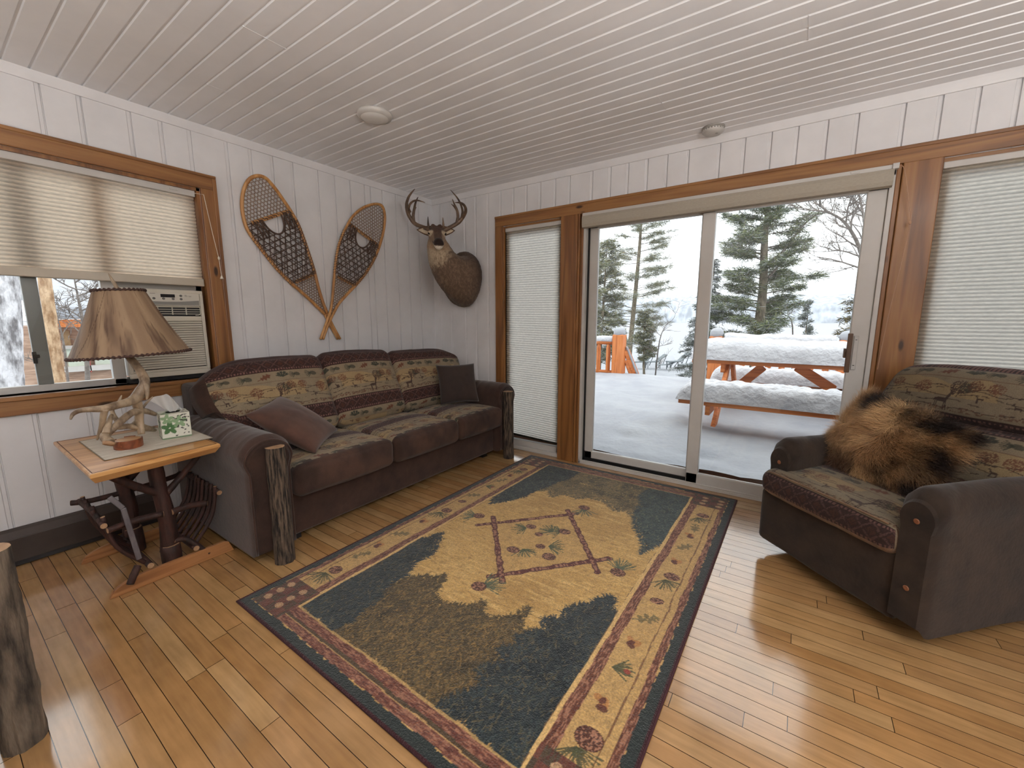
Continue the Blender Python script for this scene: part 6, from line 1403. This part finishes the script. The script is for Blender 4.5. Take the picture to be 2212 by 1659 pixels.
for i, (px, py, sc_, bk) in enumerate(spots):
    o = L0 if i == 0 else copy_tree(L0); d = ray(px, py); 
    best = min((abs((CAM+d*t).z-landp((CAM+d*t).x, (CAM+d*t).y)), t) for t in [10+k*.1 for k in range(200)]); p = CAM+d*best[1]
    o.location = (p.x, p.y, landp(p.x, p.y)+.20); o.rotation_euler = (0, 0, -.62); o.scale = (sc_*.60, sc_, sc_*bk*1.25); o['label'] = nm[i]; o['group'] = 'snow dusted loungers below the deck'
    
# ---- trees
M['pinebark'] = pm('pine_bark', (88,80,68), (136,126,108), 9, (1,1,.4), rough=.95, bump=.6, bdist=.03)
M['twig'] = pm('twig', (92,84,78), (130,122,116), 12, rough=.9)
def leafmat(name, a, b):
    m, nt, out = newmat(name); d = N(nt, 'ShaderNodeBsdfDiffuse'); a_ = N(nt, 'ShaderNodeAttribute', _attribute_name='Col'); nt.links.new(a_.outputs['Color'], d.inputs['Color']); nt.links.new(d.outputs[0], out.inputs['Surface']); return m
M['needles'] = leafmat('needles', 0, 0)
def groundhit(px, py, t0=4, t1=60, zf=None):
    d = ray(px, py); bt = None; bd = 9
    for k in range(400):
        t = t0+(t1-t0)*k/400; p = CAM+d*t; e = abs(p.z-landp(p.x, p.y))
        if e < bd: bd, bt = e, t
    p = CAM+d*bt; return Vector((p.x, p.y, landp(p.x, p.y)-.05))
def tufts(pts, dirs, L_, nb, wd, droop, cols, rs):
    """needle sprays: each point carries nb thin blades"""
    P = np.repeat(np.array(pts), nb, 0); D = np.repeat(np.array(dirs), nb, 0); k = len(P)
    D = D*.6+rs.randn(k, 3)*.65; D[:, 2] = D[:, 2]*.55-droop; D /= np.linalg.norm(D, axis=1, keepdims=True)
    Ln = L_*(.6+.8*rs.rand(k))[:, None]; sd = np.cross(D, rs.randn(k, 3)); sd /= np.linalg.norm(sd, axis=1, keepdims=True); w_ = sd*wd
    P = P+rs.randn(k, 3)*L_*.30
    V = np.stack([P-w_*.4, P+w_*.4, P+D*Ln*.6+w_, P+D*Ln], 1).reshape(-1, 3); F = np.arange(k)[:, None]*4+np.array([0,1,2,3])
    c = np.array([lin(q) for q in cols]); ci = rs.randint(0, len(c), k); C = np.repeat(c[ci]*(.8+.4*rs.rand(k))[:, None], 4, 0); return V, F, C
def conifer(name, label, base, top, r0, z0, nbr, blen, tilt, tuft, seed, cols, twl=.45, nb=5, wd=.02, tl=.20, snow=0, bias=None, droop=.1, shape=lambda f: 1, group=None, start=.3, cat='tree', bare=0, extra=()):
    rs = np.random.RandomState(seed); ran = random.Random(seed); base, top = Vector(base), Vector(top)
    r = thing(name, label, cat, base, group=group); Hh = top-base
    mb = MB(); pts = [(0,0,0)]+[tuple(Hh*f+Vector((ran.uniform(-1,1), ran.uniform(-1,1), 0))*r0*.35) for f in (.2,.4,.6,.8)]+[tuple(Hh)]
    mb.tube(pts, [r0*1.12, r0*.92, r0*.76, r0*.58, r0*.36, r0*.12], 16, smooth=4, jit=.03); obj('trunk', mb, M['pinebark'], r, smooth=True)
    mb = MB(); TP = []; TD = []; SP = []
    for i in range(nbr):
        f = z0+(1-z0)*(i+ran.random())/nbr; a = ran.uniform(0, 2*PI) if not bias or ran.random() > bias[1] else bias[0]+ran.uniform(-.7, .7)
        L_ = blen*shape((f-z0)/(1-z0))*ran.uniform(.6, 1.1); p = Hh*f; d = Vector((math.cos(a), math.sin(a), tilt+ran.uniform(-.15,.15))).normalized()
        pp_ = [p]; q = p.copy()
        for k in range(4):
            d2 = (d+Vector((ran.uniform(-.2,.2), ran.uniform(-.2,.2), ran.uniform(-.08,.12)))).normalized(); q = q+d2*L_/4; pp_.append(q.copy())
        rb_ = max(.010, r0*.16*(L_/blen)); mb.tube(pp_, [rb_, rb_*.8, rb_*.6, rb_*.4, rb_*.2], 5, cap=False)
        nt_ = max(3, int(tuft*L_/blen))
        for k in range(nt_):
            t = start+(1-start)*ran.random(); i0 = min(3, int(t*4)); c0 = pp_[i0].lerp(pp_[i0+1], t*4-i0)
            sdv = Vector((-d.y, d.x, 0))*ran.choice((-1,1)); od = (d*.6+sdv*ran.uniform(.3,1)).normalized(); ln = twl*L_/blen*ran.uniform(.4,1)*(1.1-t*.5)
            e = c0+od*ln; mb.tube([c0, e], [rb_*.25+.003, .003], 3, cap=False)
            if ran.random() >= bare:
                for g_ in range(3): s_ = c0.lerp(e, .35+.32*g_); TP.append(tuple(s_)); TD.append(tuple(od))
                if snow and ran.random() < snow: SP.append((e, od))
    for wp_, rr_ in extra:
        q = [Vector(w_)-base for w_ in wp_]; mb.tube(q, [rr_*(1-.75*i/(len(q)-1)) for i in range(len(q))], 8, smooth=3); PS, _ = crom(q, [0]*len(q), 8)
        for k in range(46):
            c0 = PS[int(len(PS)*(.45+.54*ran.random()))]; od = Vector((ran.uniform(-1,1), ran.uniform(-1,1), ran.uniform(-.1,.7))).normalized(); e = c0+od*ran.uniform(.15,.6); mb.tube([c0, e], [.012,.004], 3, cap=False)
            for g_ in range(3): TP.append(tuple(c0.lerp(e, .4+.3*g_))); TD.append(tuple(od))
    obj('branches', mb, M['twig'], r, smooth=False)
    if TP:
        V, F, C = tufts(TP, TD, tl, nb, wd, droop, cols, rs); o = npobj('foliage', V, F, M['needles'], r, col=C, smooth=False); o['kind'] = 'stuff'
    if SP:
        mb = MB()
        for e, od in SP: a = math.atan2(od.y, od.x); mb.ell(e+Vector((0,0,.03))-od*.08, (ran.uniform(.07,.16), ran.uniform(.03,.06), ran.uniform(.015,.03)), 6, 4, Matrix.Rotation(a, 3, 'Z'))
        o = obj('snow_load', mb, M['snow'], r, smooth=True); o['kind'] = 'stuff'
    return r
gA = [(118,122,98),(134,134,104),(102,110,94),(146,140,112),(176,178,176)]; gB = [(98,108,86),(114,124,90),(86,96,82),(128,132,98),(160,164,160)]; gC = [(104,110,104),(120,126,116),(94,100,96),(170,174,174)]  # needle greens paled in colour for haze and clinging snow
def gat(px, depth): p = at(px, 720, depth); return Vector((p.x, p.y, landp(p.x, p.y)-.05))
def topof(b, px, py): d = ray(px, py); fwd = CM @ Vector((0,1,0)); t = (b-CAM).dot(fwd); return CAM+d*t
b = groundhit(1357, 790); conifer('pine_tree', 'tall white pine with long level branches, trunk left in the door view', b, topof(b, 1398, 330), .19, .16, 96, 3.2, .14, 30, 5, gA, .90, 5, .016, .30, .12, (.60, .30), .05, lambda f: .95-.35*f, start=.30)
b = gat(1638, 19); conifer('pine_tree', 'big bushy pine with thick trunk in the right door pane', b, topof(b, 1676, 300), .24, .15, 96, 2.15, .20, 40, 12, gB, .70, 6, .018, .24, .12, (3.74, .40), .05, lambda f: 1.0-.45*abs(f-.22), start=.22, extra=(([at(1664,566,19), at(1690,545,19), at(1712,515,18.8), at(1742,480,18.6), at(1768,462,18.4)], .085), ([at(1660,600,19), at(1690,565,19), at(1712,540,19), at(1714,528,19)], .06)))
b = gat(1515, 20); conifer('spruce_tree', 'snowy spruce behind the door mullion', b, topof(b, 1545, 560), .09, .06, 110, 1.5, -.28, 16, 21, gC, .40, 5, .02, .17, .5, None, .15, lambda f: 1-.88*f, start=.15)
b = gat(1745, 27); conifer('spruce_tree', 'small young spruce standing alone by the lake', b, topof(b, 1746, 652), .06, .12, 46, 1.05, .45, 10, 4, gC, .22, 6, .03, .18, .35, None, -.1, lambda f: 1-.85*f, start=.2)
b = gat(1908, 15); conifer('spruce_tree', 'snow laden spruce at the right edge of the door view', b, topof(b, 1925, 520), .12, .10, 90, 2.1, -.30, 18, 8, [(104,98,70),(84,84,64),(120,108,80)], .45, 5, .02, .2, .7, None, .15, lambda f: 1-.75*f, start=.15)
b = gat(1396, 25); conifer('cedar_tree', 'round dark cedar right of the tall pine trunk', b, topof(b, 1392, 672), .07, .25, 60, .70, .2, 18, 31, gA, .35, 6, .02, .16, .35, None, -.05, lambda f: .55+.45*math.sin(PI*min(1, f+.1)), start=.15)
b = gat(1296, 21); conifer('cedar_tree', 'dense snowy cedar at the left edge of the door view', b, topof(b, 1312, 520), .10, .08, 120, 1.7, .15, 20, 41, gA, .5, 5, .02, .2, .35, None, 0, lambda f: 1-.6*f, start=.15)
b = gat(1235, 19); conifer('cedar_tree', 'leafy cedar mostly hidden behind the door post', b, topof(b, 1262, 470), .10, .15, 80, 1.6, .1, 18, 43, gA, .5, 5, .02, .2, .3, None, 0, lambda f: 1-.4*f, start=.2)
def bare(name, label, base, pts, r0, seed, depth_=4, spread=.55, ln=.9, n0=7, wob=.5, rmin=.004):
    ran = random.Random(seed); r = thing(name, label, 'tree', base); P = [Vector(p)-Vector(base) for p in pts]
    mb = MB(); mb.tube(P, [r0*(1-.8*i/(len(P)-1)) for i in range(len(P))], 10, smooth=4); obj('trunk', mb, M['twig'], r, smooth=True)
    mb = MB(); PS, _ = crom(P, [0]*len(P), 6)
    def grow(p, d, L_, rr, lv):
        q = [p]; c = p.copy(); dd = d.copy()
        for k in range(4): dd = (dd+Vector((ran.uniform(-wob,wob), ran.uniform(-wob,wob), ran.uniform(-wob*.6,wob*.8)))*.45).normalized(); c = c+dd*L_/4; q.append(c.copy())
        mb.tube(q, [rr, rr*.85, rr*.7, rr*.55, rr*.4], 5 if lv > 1 else 3, cap=False)
        if lv > 0:
            for k in range(4): s_ = q[ran.randint(1, 4)]; nd = (dd+Vector((ran.uniform(-1,1), ran.uniform(-1,1), ran.uniform(-.6,.9)))*spread*1.5).normalized(); grow(s_, nd, L_*ran.uniform(.45,.7), max(rmin, rr*.5), lv-1)
    for i in range(n0):
        s_ = PS[int(len(PS)*(.2+.8*i/n0))]; a = ran.uniform(0, 2*PI); grow(s_, Vector((math.cos(a), math.sin(a), .5)).normalized(), ln*ran.uniform(.7,1.2), r0*.35, depth_-1)
    obj('branches', mb, M['twig'], r); return r
d_ = 15
bare('bare_tree', 'leafless birch reaching in from the right of the door view', gat(1905, 15), [gat(1905, 15), at(1890,650,d_), at(1868,575,d_), at(1850,520,d_), at(1822,478,d_), at(1790,458,d_), at(1765,440,d_)], .10, 5, 4, .6, 1.5, 13, .5, .008)
bare('bare_tree', 'leafless trunk crossing the upper right corner of the door view', gat(1945, 15), [gat(1945, 15), at(1880,600,d_), at(1870,500,d_), at(1860,440,d_), at(1845,380,d_)], .09, 15, 4, .6, 1.2, 12, .5, .008)
bare('bare_tree', 'thin leaning bare sapling beside the young spruce', gat(1722, 21), [gat(1722, 21), at(1712,705,20), at(1695,680,20), at(1680,672,20)], .04, 8, 3, .6, .7, 6, .5, .008)
bare('bare_tree', 'low bare shrub between cedar and mullion', gat(1420, 21), [gat(1420, 21), at(1425,735,19), at(1440,700,19)], .04, 18, 3, .7, .8, 7, .6, .008)

# ---- seen through the left window
def side_tree(name, label, px0, px1, pyt, pyb, x, col1, col2, seed, lean=0):
    c0 = on((px0[0]+px0[1])/2, pyt, 0, x); c1 = on((px1[0]+px1[1])/2, pyb, 0, x); e0 = on(px1[1], pyb, 0, x)
    r_ = (e0-c1).length*.82; d = (c0-c1)/(c0.z-c1.z); base = c1+d*(-.45-c1.z); tp = c1+d*(5-c1.z)
    t_ = thing(name, label, 'tree', base); q = bark_log('trunk', (0,0,0), tp-base, r_, t_, pm('tr_'+str(seed), col1, col2, 16, (1,1,.35), rough=.95, bump=.8, lo=.4, hi=.6, bdist=.03), .6, 48, 120, seed, .02); return t_
side_tree('tree', 'thick grey tree trunk plastered with snow outside the left window', (-30,46), (-28,62), 620, 830, -2.6, (120,118,120), (222,222,226), 3)
side_tree('tree', 'tan barked tree trunk outside the left window behind the sash', (82,113), (110,146), 612, 828, -4.0, (150,116,84), (206,176,142), 6)
cb = thing('neighbouring_cabin', 'snow roofed log cabin with orange trim seen through the left window', 'building', (-11, -4.0, -.3))
def X(px, py): p = on(px, py, 0, -9.5); return p
def slab(nm, pxa, pya, pxb, pyb, x0, x1, mat, par=cb):
    a, b = on(pxa, pya, 0, x1), on(pxb, pyb, 0, x1); mb = MB(); mb.box((x0, min(a.y,b.y), min(a.z,b.z)), (x1, max(a.y,b.y), max(a.z,b.z))); o = obj(nm, mb, mat, par); o.location = -cb.location; return o
logm = pm('cabin_logs', (150,122,104), (196,166,144), 3, (1,1,9), rough=.9)
slab('log_wall', 20, 706, 420, 812, -12.5, -9.6, logm); slab('fascia', 100, 690, 420, 704, -9.7, -8.9, M['cedar']); 
mb = MB(); a, b = on(90, 690, 0, -8.9), on(430, 690, 0, -8.9); c_y0, c_y1 = min(a.y,b.y), max(a.y,b.y); zt = a.z
mb.add([(-8.85,c_y0,zt),(-8.85,c_y1,zt),(-8.85,c_y1,zt+.25),(-8.85,c_y0,zt+.25),(-13,c_y0,zt+1.15),(-13,c_y1,zt+1.15),(-13,c_y1,zt+.8),(-13,c_y0,zt+.8)], [(0,1,2,3),(3,2,5,4),(4,5,6,7),(7,6,1,0),(0,3,4,7),(1,6,5,2)]); o = obj('snowy_roof', mb, M['snow'], cb, bev=.05); o.location = -cb.location
wm_ = pm('cabin_window', (186,196,180), (204,212,198), 4, rough=.2)
slab('window', 136, 714, 154, 746, -9.62, -9.55, pm('boarded_window', (150,124,92), (176,148,112), 14, rough=.8)); w1 = slab('window', 142, 748, 190, 792, -9.62, -9.5, wm_); slab('window', 200, 748, 246, 798, -9.62, -9.5, wm_); slab('red_post', 192, 775, 199, 804, -9.6, -9.4, pm('red_paint', (150,70,62), (166,82,74), 6)); slab('sill', 140, 793, 250, 797, -9.6, -9.4, M['vinyl']); slab('window_frame', 138, 747, 250, 750, -9.6, -9.42, M['vinyl'])
bare('bare_tree', 'snow dusted twiggy branches outside the left window above the cabin', on(190, 850, 0, -6.5), [on(190, 850, 0, -6.5), on(186, 740, 0, -6.5), on(176, 680, 0, -6.5), on(168, 640, 0, -6.5), on(160, 600, 0, -6.5)], .035, 28, 4, .8, .55, 9, .6, .005)
bare('bare_tree', 'pale leafless bush against the tan trunk outside the left window', on(150, 850, 0, -5.2), [on(150, 850, 0, -5.2), on(138, 745, 0, -5.2), on(128, 700, 0, -5.2), on(118, 660, 0, -5.2)], .015, 38, 3, .8, .35, 7, .6, .004)
